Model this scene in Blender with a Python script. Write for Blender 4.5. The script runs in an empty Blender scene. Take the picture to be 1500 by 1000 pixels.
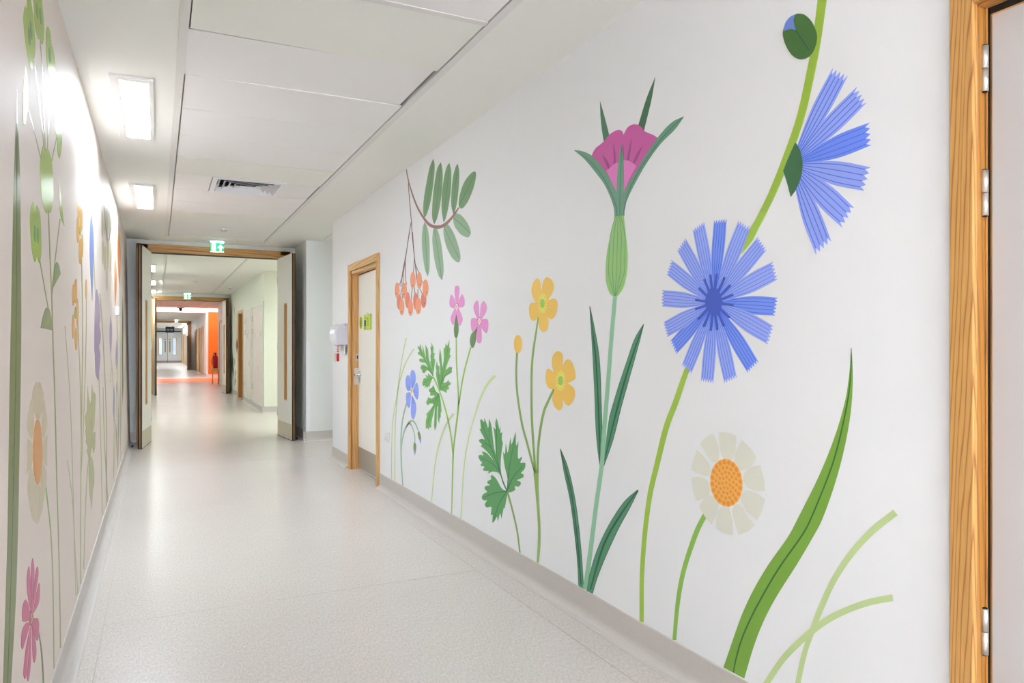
import bpy, bmesh, math, random
from mathutils import Vector, Matrix
from mathutils.geometry import tessellate_polygon
random.seed(7)
SC = bpy.context.scene
COL = SC.collection

# ------------------------------------------------------------------ camera, world, exposure
F, YAW, HOR, CAMH = 1062.0, 0.4546, 507.0, 1.35      # focal length in px of a 1500 px wide frame, horizon row
cam_data = bpy.data.cameras.new('camera')
cam_data.sensor_width = 36.0
cam_data.lens = F * 36.0 / 1500.0
cam_data.shift_y = (HOR - 500.0) / 1500.0
cam_data.clip_start = 0.02
cam_data.clip_end = 300
cam = bpy.data.objects.new('camera', cam_data)
COL.objects.link(cam)
cam.location = (0, 0, CAMH)
cam.rotation_euler = (math.pi / 2, 0, -YAW)
SC.camera = cam
w = bpy.data.worlds.new('world'); SC.world = w; w.use_nodes = True
w.node_tree.nodes['Background'].inputs[0].default_value = (0.85, 0.94, 1.05, 1)
w.node_tree.nodes['Background'].inputs[1].default_value = 7.0
SC.view_settings.view_transform = 'Standard'
SC.view_settings.look = 'None'
SC.view_settings.gamma = 1.0
SC.view_settings.exposure = 1.5
SC.view_settings.use_curve_mapping = False
LAMP = 23.5            # luminance of the recessed ceiling fittings
LAMP_NEAR = (0.86, 0.965, 1.07)
LAMP_MID = (0.92, 1.0, 0.96)
LAMP_FAR = (0.95, 0.97, 1.0)

# ------------------------------------------------------------------ helpers
def lin(c):
    c = c / 255.0
    return c / 12.92 if c <= 0.04045 else ((c + 0.055) / 1.055) ** 2.4
def rgb(r, g, b, k=1.0): return (min(1, lin(r) * k), min(1, lin(g) * k), min(1, lin(b) * k), 1)

MATS = {}
def mat(name, col, rough=0.5, metal=0.0, emit=None, es=1.0, spec=0.5, noise=0.0, nscale=40, bump=0.0, bscale=200, coat=0.0):
    if name in MATS: return MATS[name]
    m = bpy.data.materials.new(name); m.use_nodes = True
    nt = m.node_tree; b = nt.nodes['Principled BSDF']
    b.inputs['Base Color'].default_value = col
    b.inputs['Roughness'].default_value = rough
    b.inputs['Metallic'].default_value = metal
    b.inputs['Specular IOR Level'].default_value = spec
    b.inputs['Coat Weight'].default_value = coat
    if emit:
        b.inputs['Emission Color'].default_value = emit
        b.inputs['Emission Strength'].default_value = es
    tc = nt.nodes.new('ShaderNodeTexCoord')
    if noise > 0:
        n = nt.nodes.new('ShaderNodeTexNoise'); n.inputs['Scale'].default_value = nscale; n.inputs['Detail'].default_value = 3
        nt.links.new(tc.outputs['Object'], n.inputs['Vector'])
        mx = nt.nodes.new('ShaderNodeMixRGB'); mx.blend_type = 'MULTIPLY'; mx.inputs[0].default_value = 1
        mr = nt.nodes.new('ShaderNodeMapRange'); mr.inputs['To Min'].default_value = 1 - noise; mr.inputs['To Max'].default_value = 1 + noise * .5
        nt.links.new(n.outputs['Fac'], mr.inputs['Value'])
        mx.inputs[1].default_value = col
        nt.links.new(mr.outputs[0], mx.inputs[2]); nt.links.new(mx.outputs[0], b.inputs['Base Color'])
    if bump > 0:
        n = nt.nodes.new('ShaderNodeTexNoise'); n.inputs['Scale'].default_value = bscale; n.inputs['Detail'].default_value = 2
        nt.links.new(tc.outputs['Object'], n.inputs['Vector'])
        bp = nt.nodes.new('ShaderNodeBump'); bp.inputs['Strength'].default_value = bump; bp.inputs['Distance'].default_value = 0.002
        nt.links.new(n.outputs['Fac'], bp.inputs['Height']); nt.links.new(bp.outputs[0], b.inputs['Normal'])
    MATS[name] = m
    return m

def wood(name, c1, c2, axis='Z', rough=0.35, scale=1.0, line=0.5):
    if name in MATS: return MATS[name]
    m = bpy.data.materials.new(name); m.use_nodes = True; nt = m.node_tree; b = nt.nodes['Principled BSDF']
    b.inputs['Roughness'].default_value = rough
    tc = nt.nodes.new('ShaderNodeTexCoord'); mp = nt.nodes.new('ShaderNodeMapping')
    s = {'Z': (1, 1, 0.05), 'Y': (1, 0.05, 1), 'X': (0.05, 1, 1)}[axis]
    mp.inputs['Scale'].default_value = tuple(v * scale for v in s)
    nt.links.new(tc.outputs['Object'], mp.inputs['Vector'])
    wv = nt.nodes.new('ShaderNodeTexWave'); wv.bands_direction = 'DIAGONAL'
    wv.inputs['Scale'].default_value = 22; wv.inputs['Distortion'].default_value = 9
    wv.inputs['Detail'].default_value = 1.5; wv.inputs['Detail Scale'].default_value = 0.55
    nt.links.new(mp.outputs[0], wv.inputs['Vector'])
    rp = nt.nodes.new('ShaderNodeValToRGB')
    rp.color_ramp.elements[0].position = 0.0; rp.color_ramp.elements[0].color = c2
    rp.color_ramp.elements[1].position = 1.0; rp.color_ramp.elements[1].color = c1
    e = rp.color_ramp.elements.new(0.16); e.color = tuple(c1[i] * line + c2[i] * (1 - line) for i in range(3)) + (1,)
    e = rp.color_ramp.elements.new(0.45); e.color = tuple(c1[i] * .95 for i in range(3)) + (1,)
    nt.links.new(wv.outputs['Fac'], rp.inputs[0])
    n = nt.nodes.new('ShaderNodeTexNoise'); n.inputs['Scale'].default_value = 90; n.inputs['Detail'].default_value = 3
    nt.links.new(mp.outputs[0], n.inputs['Vector'])
    mx = nt.nodes.new('ShaderNodeMixRGB'); mx.blend_type = 'MULTIPLY'; mx.inputs[0].default_value = 0.35
    nt.links.new(rp.outputs[0], mx.inputs[1]); nt.links.new(n.outputs['Fac'], mx.inputs[2])
    mx2 = nt.nodes.new('ShaderNodeMixRGB'); mx2.blend_type = 'MULTIPLY'; mx2.inputs[0].default_value = 1
    mx2.inputs[2].default_value = (1.15, 1.15, 1.15, 1)
    nt.links.new(mx.outputs[0], mx2.inputs[1]); nt.links.new(mx2.outputs[0], b.inputs['Base Color'])
    MATS[name] = m
    return m

WHITE = rgb(238, 237, 234)
M_wall = mat('wall_paint', rgb(242, 243, 244), 0.55, noise=0.012, nscale=1.5, bump=0.12, bscale=260)
M_wallL = mat('wall_satin_paint', rgb(232, 219, 210), 0.5, spec=.3, noise=0.012, nscale=1.5, bump=0.08, bscale=200)
M_wallG = mat('wall_cool_paint', rgb(232, 234, 232), 0.6)
M_ceil = mat('ceiling_plaster', rgb(242, 240, 233), 0.8, noise=0.02, nscale=3)
M_tile = mat('ceiling_tile_metal', rgb(243, 239, 237), 0.6, noise=0.015, nscale=6)
M_tile2 = mat('ceiling_tile_metal_cream', rgb(241, 239, 231), 0.6)
M_trim = mat('ceiling_trim', rgb(230, 226, 222), 0.5)
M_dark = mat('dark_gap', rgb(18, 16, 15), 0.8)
M_blackseal = mat('black_seal', rgb(20, 17, 14), 0.5)
M_steel = mat('brushed_steel', rgb(214, 210, 202), 0.36, 0.75, bump=0.1, bscale=80)
M_chrome = mat('chrome', rgb(225, 225, 225), 0.15, 1.0)
M_kick = mat('kick_plate_metal', rgb(205, 198, 178), 0.38, 0.6, noise=0.06, nscale=12)
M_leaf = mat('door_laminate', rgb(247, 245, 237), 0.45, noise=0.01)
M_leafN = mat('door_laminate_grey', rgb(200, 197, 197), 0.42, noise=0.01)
M_plastic = mat('white_plastic', rgb(238, 238, 242), 0.35)
M_skirt = mat('vinyl_skirting', rgb(204, 197, 191), 0.45, noise=0.05, nscale=60)
M_seam = mat('weld_seam', rgb(176, 166, 158), 0.5)
M_cup = mat('cupboard_paint', rgb(240, 226, 220), 0.4)
M_cupf = mat('cupboard_frame_paint', rgb(236, 240, 228), 0.4)
M_orange = mat('orange_paint', rgb(214, 112, 18), 0.5)
M_ofloor = mat('orange_vinyl', rgb(244, 140, 74), 0.3)
M_red = mat('red_enamel', rgb(200, 24, 34), 0.3)
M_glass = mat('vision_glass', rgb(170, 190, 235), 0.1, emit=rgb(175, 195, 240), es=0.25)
W1 = rgb(222, 168, 92); W2 = rgb(168, 108, 44)
M_woodN = wood('oak_near_frame', rgb(216, 164, 94), rgb(172, 114, 58), 'Z', 0.28, 2.3, 0.8)
M_woodNy = wood('oak_near_head', rgb(214, 160, 90), rgb(170, 112, 54), 'Y', 0.28, 2.0, 0.8)
M_woodD = wood('oak_rebate', rgb(190, 132, 62), rgb(160, 104, 46), 'Z', 0.35, 1.0, 0.75)
M_wood = wood('oak_frame', rgb(228, 176, 106), rgb(200, 145, 82), 'Z', 0.35, 1.3, 0.85)
M_woodY = wood('oak_head_y', rgb(232, 188, 124), rgb(190, 136, 74), 'Y', 0.35, 1.0, 0.8)
M_woodX = wood('oak_head_x', rgb(214, 160, 88), rgb(170, 116, 56), 'X', 0.35, 0.7, 0.8)
M_woodB = wood('brown_door', rgb(190, 128, 60), rgb(140, 88, 36), 'Z', 0.35, 1.0, 0.7)

def new_bm(): return bmesh.new()
def box(bm, x0, x1, y0, y1, z0, z1, rot=None, org=None):
    vs = [bm.verts.new((x, y, z)) for x in (x0, x1) for y in (y0, y1) for z in (z0, z1)]
    for f in ((0, 1, 3, 2), (4, 6, 7, 5), (0, 4, 5, 1), (2, 3, 7, 6), (0, 2, 6, 4), (1, 5, 7, 3)):
        bm.faces.new([vs[i] for i in f])
    if rot is not None:
        bmesh.ops.rotate(bm, verts=vs, cent=org or (0, 0, 0), matrix=rot)
    return vs
def cyl(bm, p, q, r, n=16, r2=None):
    p, q = Vector(p), Vector(q); d = q - p
    m = d.to_track_quat('Z', 'Y').to_matrix()
    r2 = r if r2 is None else r2
    a = []; b = []
    for i in range(n):
        t = 2 * math.pi * i / n
        a.append(bm.verts.new(p + m @ Vector((math.cos(t) * r, math.sin(t) * r, 0))))
        b.append(bm.verts.new(q + m @ Vector((math.cos(t) * r2, math.sin(t) * r2, 0))))
    for i in range(n):
        f = bm.faces.new((a[i], a[(i + 1) % n], b[(i + 1) % n], b[i])); f.smooth = True
    bm.faces.new(a[::-1]); bm.faces.new(b)
def extr(bm, prof, axis, a, b):
    """closed 2D profile extruded along an axis from a to b; prof in the other two axes (order x,y,z without axis)"""
    def P(u, v, t):
        return {'X': (t, u, v), 'Y': (u, t, v), 'Z': (u, v, t)}[axis]
    A = [bm.verts.new(P(u, v, a)) for u, v in prof]; B = [bm.verts.new(P(u, v, b)) for u, v in prof]
    n = len(prof)
    for i in range(n): bm.faces.new((A[i], A[(i + 1) % n], B[(i + 1) % n], B[i]))
    bm.faces.new(A[::-1]); bm.faces.new(B)
def obj(name, bm, m, parent=None, bevel=0.0, loc=None):
    bmesh.ops.recalc_face_normals(bm, faces=bm.faces)
    me = bpy.data.meshes.new(name); bm.to_mesh(me); bm.free()
    o = bpy.data.objects.new(name, me); COL.objects.link(o)
    for mm in (m if isinstance(m, (list, tuple)) else [m]): me.materials.append(mm)
    if parent is not None: o.parent = parent
    if loc is not None: o.location = loc
    if bevel > 0:
        md = o.modifiers.new('bevel', 'BEVEL'); md.width = bevel; md.segments = 2; md.limit_method = 'ANGLE'
    return o
def empty(name, loc=(0, 0, 0), rz=0.0, parent=None):
    o = bpy.data.objects.new(name, None); COL.objects.link(o)
    o.location = loc; o.rotation_euler = (0, 0, rz); o.empty_display_size = 0.1
    if parent is not None: o.parent = parent
    return o
def tag(o, label=None, cat=None, group=None, kind=None):
    if label: o['label'] = label
    if cat: o['category'] = cat
    if group: o['group'] = group
    if kind: o['kind'] = kind
    return o
def copy_tree(o, parent=None):
    c = o.copy(); COL.objects.link(c); c.parent = parent
    for ch in list(o.children): copy_tree(ch, c)
    return c
def bx(name, m, parent, x0, x1, y0, y1, z0, z1, bevel=0.0):
    bm = new_bm(); box(bm, x0, x1, y0, y1, z0, z1); return obj(name, bm, m, parent, bevel)

# ------------------------------------------------------------------ the setting: key dimensions
XR = 1.91; ZC = 2.86; ZS = 0.14
LA, LB = -0.3457, -0.01618            # left wall: x = LA + LB*z
def xl(z): return LA + LB * z
YE = 11.5; Y2 = 22.95; Y3 = 45.5; Y4 = 66.0

# floor -------------------------------------------------------------
def floor_material():
    m = bpy.data.materials.new('speckled_vinyl'); m.use_nodes = True; nt = m.node_tree; b = nt.nodes['Principled BSDF']
    tc = nt.nodes.new('ShaderNodeTexCoord')
    n1 = nt.nodes.new('ShaderNodeTexNoise'); n1.inputs['Scale'].default_value = 130; n1.inputs['Detail'].default_value = 2
    mp = nt.nodes.new('ShaderNodeMapping'); mp.inputs['Scale'].default_value = (1, 0.35, 1)
    nt.links.new(tc.outputs['Object'], mp.inputs['Vector']); nt.links.new(mp.outputs[0], n1.inputs['Vector'])
    rp = nt.nodes.new('ShaderNodeValToRGB')
    rp.color_ramp.elements[0].position = 0.3; rp.color_ramp.elements[0].color = rgb(205, 196, 189)
    rp.color_ramp.elements[1].position = 0.7; rp.color_ramp.elements[1].color = rgb(226, 219, 213)
    nt.links.new(n1.outputs['Fac'], rp.inputs[0])
    n2 = nt.nodes.new('ShaderNodeTexNoise'); n2.inputs['Scale'].default_value = 1.3; n2.inputs['Detail'].default_value = 3
    nt.links.new(tc.outputs['Object'], n2.inputs['Vector'])
    mr = nt.nodes.new('ShaderNodeMapRange'); mr.inputs['To Min'].default_value = 0.95; mr.inputs['To Max'].default_value = 1.04
    nt.links.new(n2.outputs['Fac'], mr.inputs['Value'])
    mx = nt.nodes.new('ShaderNodeMixRGB'); mx.blend_type = 'MULTIPLY'; mx.inputs[0].default_value = 1
    nt.links.new(rp.outputs[0], mx.inputs[1]); nt.links.new(mr.outputs[0], mx.inputs[2]); nt.links.new(mx.outputs[0], b.inputs['Base Color'])
    b.inputs['Roughness'].default_value = 0.27
    b.inputs['Specular IOR Level'].default_value = 0.55
    bp = nt.nodes.new('ShaderNodeBump'); bp.inputs['Strength'].default_value = 0.1; bp.inputs['Distance'].default_value = 0.001
    nt.links.new(n1.outputs['Fac'], bp.inputs['Height']); nt.links.new(bp.outputs[0], b.inputs['Normal'])
    return m
M_floor = floor_material()
bm = new_bm(); box(bm, -0.8, 6.0, -5.2, 68, -0.1, 0.0)
floor = tag(obj('floor', bm, M_floor), 'pale beige speckled vinyl floor of the corridor with welded seams', kind='structure')
bx('weld_seam', M_seam, floor, -0.237, -0.233, -5, YE - .1, -0.001, 0.0004)
bx('weld_seam', M_seam, floor, 1.725, 1.729, -5, YE - .1, -0.001, 0.0004)
for y in (4.02, 9.05):
    bx('weld_seam', M_seam, floor, -0.233, 1.727, y, y + 0.004, -0.001, 0.0004)
# orange band of vinyl across the floor by the lobby, bowed toward the camera
bm = new_bm(); N = 16; xs = [-0.37 + i * (5.5) / N for i in range(N + 1)]
lo = [bm.verts.new((x, 29.3 + 0.10 * x * x * .25, 0.0015)) for x in xs]; hi = [bm.verts.new((x, 33.2 + 0.1 * x, 0.0015)) for x in xs]
for i in range(N): bm.faces.new((lo[i], lo[i + 1], hi[i + 1], hi[i]))
tag(obj('floor_band', bm, M_ofloor, floor), 'orange vinyl band')

# ceiling ------------------------------------------------------------
GX0, GX1 = 0.135, 1.385
ceil = tag(empty('ceiling', (0, 0, ZC)), 'white suspended ceiling with plasterboard margins and a central run of metal tiles', kind='structure')
def cbx(name, m, x0, x1, y0, y1, z0, z1, bevel=0): return bx(name, m, ceil, x0, x1, y0, y1, z0 - ZC, z1 - ZC, bevel)
# plaster margins with an opening for the tiled run
def margins(y0, y1, ya, yb):
    bm = new_bm(); d = 0.12
    box(bm, -0.8, GX0 - .02, y0, y1, 0, d); box(bm, GX1 + .02, 6.0, y0, y1, 0, d)
    box(bm, GX0 - .02, GX1 + .02, y0, ya, 0, d); box(bm, GX0 - .02, GX1 + .02, yb, y1, 0, d)
    box(bm, GX0 - .02, GX1 + .02, ya, yb, d - .01, d)
    return obj('plaster_margin', bm, M_ceil, ceil)
margins(-5.2, YE + .1, -4.6, 11.0)
margins(YE + .1, Y2 + .1, 12.9, 22.55)
margins(Y2 + .1, 68, 23.8, 30.0)
def trimrun(y0, y1):
    bm = new_bm()
    for x0, x1 in ((GX0 - .045, GX0 - .003), (GX1 + .003, GX1 + .045)): box(bm, x0, x1, y0, y1, -0.004, 0.03)
    obj('grid_trim', bm, M_trim, ceil)
trimrun(-4.6, 11.0); trimrun(12.9, 22.55); trimrun(23.8, 30)
# tiles: 0.64 m long, 1.25 m wide
tile_bm = new_bm(); box(tile_bm, 0.004, 1.246, 0.002, 0.637, 0.0, 0.006)
tile0 = obj('tile', tile_bm, M_tile, ceil, 0.0)
tile0.location = (GX0, 3.778, 0.002)
tile2_bm = new_bm(); box(tile2_bm, 0.004, 1.246, 0.002, 0.637, 0.0, 0.006)
tileB = obj('tile', tile2_bm, M_tile2, ceil); tileB.location = (GX0, 3.125, 0)
first = True; ntile = 0
VY0, VY1 = 7.0, 7.63
def put_tile(proto, y, dx=0, dz=0.0, rot=0.0):
    c = proto.copy(); COL.objects.link(c); c.parent = ceil
    c.location = (GX0 + dx, y, dz); c.rotation_euler = (0, rot, 0); return c
y = 3.125
for k in range(1, 13): put_tile(tileB if k % 5 == 0 else tile0, 3.125 - 0.64 * k - 0.002, dz=0.0)
for k, y in enumerate((4.41, 5.05, 5.69)): put_tile(tile0, y, dz=0.0015)
put_tile(tileB, 6.335)
for y, t in ((7.64, tile0), (8.28, tile0), (8.92, tileB), (9.56, tile0), (10.2, tile0)): put_tile(t, y, dz=0.001 * (t is tile0))
bx('tile', M_tile2, ceil, GX0 + .004, GX1 - .004, 10.845, 10.99, 0, .006)
bx('tile', M_tile, ceil, GX0 + .004, 0.44, 6.982, 7.635, 0.001, .007)
bx('tile', M_tile, ceil, 1.085, GX1 - .012, 6.982, 7.628, 0.001, .007)
tile0.rotation_euler = (0, math.radians(-0.35), 0); tile0.location.x -= 0.012
for y in [12.92 + 0.64 * i for i in range(15)]: put_tile(tile0 if int(y * 7) % 3 else tileB, y, dz=0.0012 * (int(y * 3) % 2))
for y in [23.82 + 0.64 * i for i in range(9)]: put_tile(tile0, y, dz=0.0012 * (int(y * 3) % 2))
# dark void strip seen where the tiles have slipped
bx('shadow_gap', M_dark, ceil, GX1 - .02, GX1 + .01, 3.3, 8.3, 0.03, 0.05)
bx('grid_bar', M_trim, ceil, GX0, GX1, 3.085, 3.125, -0.003, 0.02)

# walls -------------------------------------------------------------
bm = new_bm()
t = 0.3
vs = []
for y in (-5.2, YE):
    for z in (0, ZC):
        vs.append(bm.verts.new((xl(z), y, z))); vs.append(bm.verts.new((xl(z) - t, y, z)))
for f in ((0, 1, 3, 2), (4, 6, 7, 5), (0, 2, 6, 4), (1, 5, 7, 3), (2, 3, 7, 6), (0, 4, 5, 1)): bm.faces.new([vs[i] for i in f])
tag(obj('wall_left', bm, M_wallL), 'satin white left corridor wall carrying the painted wildflower mural', kind='structure')
bm = new_bm(); box(bm, -0.7, -0.37, YE + .2, 68, 0, ZC)
tag(obj('wall_left', bm, M_wallG), 'white left corridor wall beyond the first double doors', kind='structure')
ND = (0.16, 1.17, 2.235)     # near door opening: y0, y1, top
SD = (6.86, 7.96, 2.165)     # single door opening
bm = new_bm(); X1 = XR + 0.25
for y0, y1, z0 in ((-5.2, ND[0], 0), (ND[0], ND[1], ND[2]), (ND[1], SD[0], 0), (SD[0], SD[1], SD[2]), (SD[1], 8.87, 0)):
    box(bm, XR, X1, y0, y1, z0, ZC)
bmesh.ops.remove_doubles(bm, verts=bm.verts, dist=1e-5)
tag(obj('wall_right', bm, M_wall), 'white right corridor wall with the large wildflower mural', kind='structure')
bm = new_bm(); box(bm, -0.8, -.2, -5.3, -5.1, 0, ZC); box(bm, 1.8, 2.3, -5.3, -5.1, 0, ZC); box(bm, -.2, 1.8, -5.3, -5.1, 2.6, ZC); box(bm, -.2, 1.8, -5.3, -5.1, 0, .3)
tag(obj('wall_back', bm, M_wall), 'white wall closing the corridor behind the viewpoint', kind='structure')
wn = tag(empty('fill_window_1', (0, -5.2, 0)), 'added tall end window, unseen behind the viewpoint, letting in daylight as fill', kind='structure')  # window added out of view so the sky gives the corridor even fill
bm = new_bm()
for x0, x1, z0, z1 in ((-.2, -.15, .3, 2.6), (1.75, 1.8, .3, 2.6), (.775, .825, .3, 2.6), (-.15, 1.75, .3, .35), (-.15, 1.75, 2.55, 2.6)): box(bm, x0, x1, -.03, .03, z0, z1)
obj('fill_window_frame', bm, M_trim, wn)
# side passage past the single door
bm = new_bm(); box(bm, X1, 5.0, 8.62, 8.87, 0, ZC); box(bm, 4.9, 5.1, 8.87, 10.56, 0, ZC)
tag(obj('wall_passage', bm, M_wall), 'white walls of the side passage opening on the right', kind='structure')
bm = new_bm(); box(bm, 1.9, 5.0, 10.56, YE + .2, 0, ZC)
tag(obj('wall_pier', bm, M_wallG), 'pale grey pier wall between the side passage and the double doors', kind='structure')
bx('corner_guard', M_plastic, bpy.data.objects['wall_pier'], 1.897, 1.955, 10.552, 10.62, 0.14, 1.42)
bm = new_bm(); box(bm, 3.0, 3.1, -5.2, 8.62, 0, ZC); box(bm, 2.3, 3.1, -5.3, -5.2, 0, ZC)
tag(obj('wall_room', bm, M_wallG), 'wall of the closed rooms behind the two doors on the right', kind='structure')
# end wall round the first double doors
OX0, OX1, OZ = -0.10, 1.66, 2.69
bm = new_bm(); box(bm, -0.7, OX0 - .12, YE, YE + .2, 0, ZC); box(bm, OX1 + .12, 1.95, YE, YE + .2, 0, ZC); box(bm, OX0 - .12, OX1 + .12, YE, YE + .2, OZ + .1, ZC)
tag(obj('wall_end', bm, M_wallG), 'white end wall framing the first double doors', kind='structure')
# second section: recess on right, then wall
bm = new_bm(); box(bm, 1.92, 4.0, 15.25, 15.4, 0, ZC)
B1 = (19.25, 20.35, 2.2)
for y0, y1, z0 in ((15.4, B1[0], 0), (B1[0], B1[1], B1[2]), (B1[1], Y2 + .2, 0)): box(bm, 1.92, 2.2, y0, y1, z0, ZC)
box(bm, 3.9, 4.1, YE + .2, 15.3, 0, ZC)
tag(obj('wall_right', bm, mat('wall_warm_paint', rgb(240, 241, 226), 0.55)), 'cream white right wall of the second corridor section', kind='structure')
bm = new_bm(); box(bm, -0.7, OX0 - .09, Y2, Y2 + .2, 0, ZC); box(bm, 1.80, 1.95, Y2, Y2 + .2, 0, ZC); box(bm, OX0 - .09, 1.8, Y2, Y2 + .2, 2.77, ZC)
tag(obj('wall_end', bm, M_wallG), 'white end wall framing the second double doors', kind='structure')
# third section
M_pink = mat('wall_blush_paint', rgb(240, 232, 230), 0.5)
bm = new_bm(); box(bm, 1.98, 2.2, Y2 + .2, 28.6, 0, ZC); box(bm, 2.2, 6.0, 28.4, 28.6, 0, ZC); box(bm, 5.8, 6, 28.6, 34.2, 0, ZC)
box(bm, 1.92, 2.2, 34.2, Y3, 0, ZC)
tag(obj('wall_right', bm, M_pink), 'pale right wall of the far corridor section round the lobby', kind='structure')
bm = new_bm(); box(bm, 1.98, 6.0, 34.0, 34.2, 0.14, ZC - .02)
tag(obj('wall_lobby', bm, M_orange), 'bright orange lobby wall facing down the corridor', kind='structure')
bm = new_bm(); box(bm, 1.9, 6.0, 33.97, 34.2, 0, .14)
tag(obj('baseboard_lobby', bm, mat('lobby_skirting', rgb(236, 200, 190), .5)), 'pale skirting below the orange wall', kind='structure')
bm = new_bm(); box(bm, 1.72, 2.2, Y3, Y3 + .2, 0, ZC); box(bm, -0.7, -0.3, Y3, Y3 + .2, 0, ZC); box(bm, -0.3, 1.72, Y3, Y3 + .2, 2.78, ZC)
tag(obj('wall_end', bm, M_wallG), 'white end wall framing the third doorway', kind='structure')
bm = new_bm(); box(bm, 1.85, 2.1, Y3 + .2, Y4, 0, ZC)
tag(obj('wall_right', bm, M_wallG), 'pale grey right wall of the farthest corridor section', kind='structure')
bm = new_bm(); box(bm, -0.7, 2.1, Y4 + .05, Y4 + .3, 0, ZC)
tag(obj('wall_far', bm, mat('far_wall_paint', rgb(214, 216, 214), .6)), 'grey white wall at the far end of the corridor', kind='structure')

# coved skirting ------------------------------------------------------
def cove(xw, sgn, h=ZS, r=0.045, th=0.006):
    """profile (x, z) against a wall face at xw, corridor on the side sgn"""
    p = [(xw, h), (xw + sgn * th, h - .002)]
    for i in range(7):
        a = math.pi / 2 * i / 6
        p.append((xw + sgn * (th + r - r * math.cos(a)), r - r * math.sin(a) + 0.002))
    p += [(xw + sgn * (th + r + .004), 0.0), (xw, 0.0)]
    return p
def skirt_y(name, xw, sgn, y0, y1, label, xtop=None):
    bm = new_bm(); extr(bm, cove(xw, sgn), 'Y', y0, y1)
    return tag(obj(name, bm, M_skirt), label, kind='structure')
bm = new_bm(); pr = cove(xl(.14), 1); pr = [(x + 0.0, z) for x, z in pr]; extr(bm, pr, 'Y', -5.1, YE)
tag(obj('baseboard_left', bm, M_skirt), 'coved grey beige vinyl skirting along the left wall', kind='structure')
skirt_y('baseboard_right', XR, -1, ND[1] + .07, SD[0] - .08, 'coved vinyl skirting between the near door and the single door')
skirt_y('baseboard_right', XR, -1, SD[1] + .08, 8.87, 'short coved vinyl skirting past the single door')
bm = new_bm(); extr(bm, [(y, z) for y, z in cove(10.56, -1)], 'X', 1.86, 4.9); extr(bm, cove(1.9, -1), 'Y', 10.53, YE)
tag(obj('baseboard_pier', bm, M_skirt), 'vinyl skirting turning round the pier', kind='structure')
bm = new_bm(); extr(bm, [(y, z) for y, z in cove(YE, -1)], 'X', xl(0), OX0 - .18)
tag(obj('baseboard_end', bm, M_skirt), 'vinyl skirting on the end wall beside the left door leaf', kind='structure')
for y0, y1 in ((15.25, B1[0] - .08), (B1[1] + .08, Y2)):
    skirt_y('baseboard_right', 1.92, -1, y0, y1, 'vinyl skirting along the second section')
bm = new_bm(); extr(bm, [(y, z) for y, z in cove(15.25, -1)], 'X', 1.88, 3.9)
tag(obj('baseboard_pier', bm, M_skirt), 'vinyl skirting across the projecting corner of the second section', kind='structure')
skirt_y('baseboard_left', -0.37, 1, YE + .2, 68, 'vinyl skirting on the left beyond the double doors')
skirt_y('baseboard_right', 1.92, -1, 34.2, Y3, 'vinyl skirting beyond the orange lobby')
bm = new_bm(); box(bm, -0.37, 1.9, Y4, Y4 + .05, 0, .02)
tag(obj('trim_1', bm, M_skirt), 'floor strip at the foot of the far doors', kind='structure')

# ------------------------------------------------------------------ recessed ceiling lights
def M_lamp(name, c, k=1.0):
    """prismatic low glare diffuser: gives most of its light downward, less toward the sides"""
    m = mat(name, (1, 1, 1, 1), 0.5, emit=(c[0], c[1], c[2], 1), es=LAMP * k)
    nt = m.node_tree; b = nt.nodes['Principled BSDF']
    g = nt.nodes.new('ShaderNodeNewGeometry'); d = nt.nodes.new('ShaderNodeVectorMath'); d.operation = 'DOT_PRODUCT'
    nt.links.new(g.outputs['Incoming'], d.inputs[0]); nt.links.new(g.outputs['Normal'], d.inputs[1])
    p = nt.nodes.new('ShaderNodeMath'); p.operation = 'POWER'; p.inputs[1].default_value = 0.9
    q = nt.nodes.new('ShaderNodeMath'); q.operation = 'MULTIPLY_ADD'; q.inputs[1].default_value = LAMP * k * 0.95; q.inputs[2].default_value = LAMP * k * 0.25
    nt.links.new(d.outputs['Value'], p.inputs[0]); nt.links.new(p.outputs[0], q.inputs[0]); nt.links.new(q.outputs[0], b.inputs['Emission Strength'])
    return m
LN = M_lamp('lamp_diffuser_near', LAMP_NEAR); LM = M_lamp('lamp_diffuser_mid', LAMP_MID, 0.72); LF = M_lamp('lamp_diffuser_far', LAMP_FAR, 1.0)
M_lframe = mat('lamp_frame', rgb(236, 232, 228), 0.4)
def make_light(m, y0, label, x0=-0.243, wd=0.222, ln=1.33, group='recessed ceiling lights along the corridor'):
    r = tag(empty('ceiling_light', (x0, y0, ZC)), label, 'ceiling light', group)
    bm = new_bm(); a, b, c, d = 0.048, 0.026, 0.06, 0.04   # left, right, near, far border
    zz = (-0.016, 0.0)
    box(bm, 0, a, 0, ln, *zz); box(bm, wd - b, wd, 0, ln, *zz); box(bm, a, wd - b, 0, c, *zz); box(bm, a, wd - b, ln - d, ln, *zz)
    obj('frame', bm, M_lframe, r, 0.003)
    bx('diffuser', m, r, a, wd - b, c, ln - d, -0.009, -0.004)
    return r
for y, lab in ((-3.9, 'recessed light farthest behind the viewpoint'), (-1.4, 'recessed light just behind the viewpoint')):
    make_light(LN, y, lab)
make_light(LN, 4.57, 'largest recessed rectangular ceiling light above the left wall, nearest one in view')
make_light(LN, 7.55, 'second recessed ceiling light, smaller in view, before the exit sign')
make_light(LM, 14.95, 'uppermost small square light seen through the first doorway')
make_light(LM, 18.45, 'middle small square light seen through the first doorway')
make_light(LM, 21.55, 'lowest small light just above the second doorway head', ln=1.1)
for y, lab in ((24.6, 'recessed light hidden just past the second doorway head'), (38.5, 'recessed light beyond the orange wall'), (42, 'recessed light nearest the third doorway')): make_light(LM, y, lab)
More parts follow.
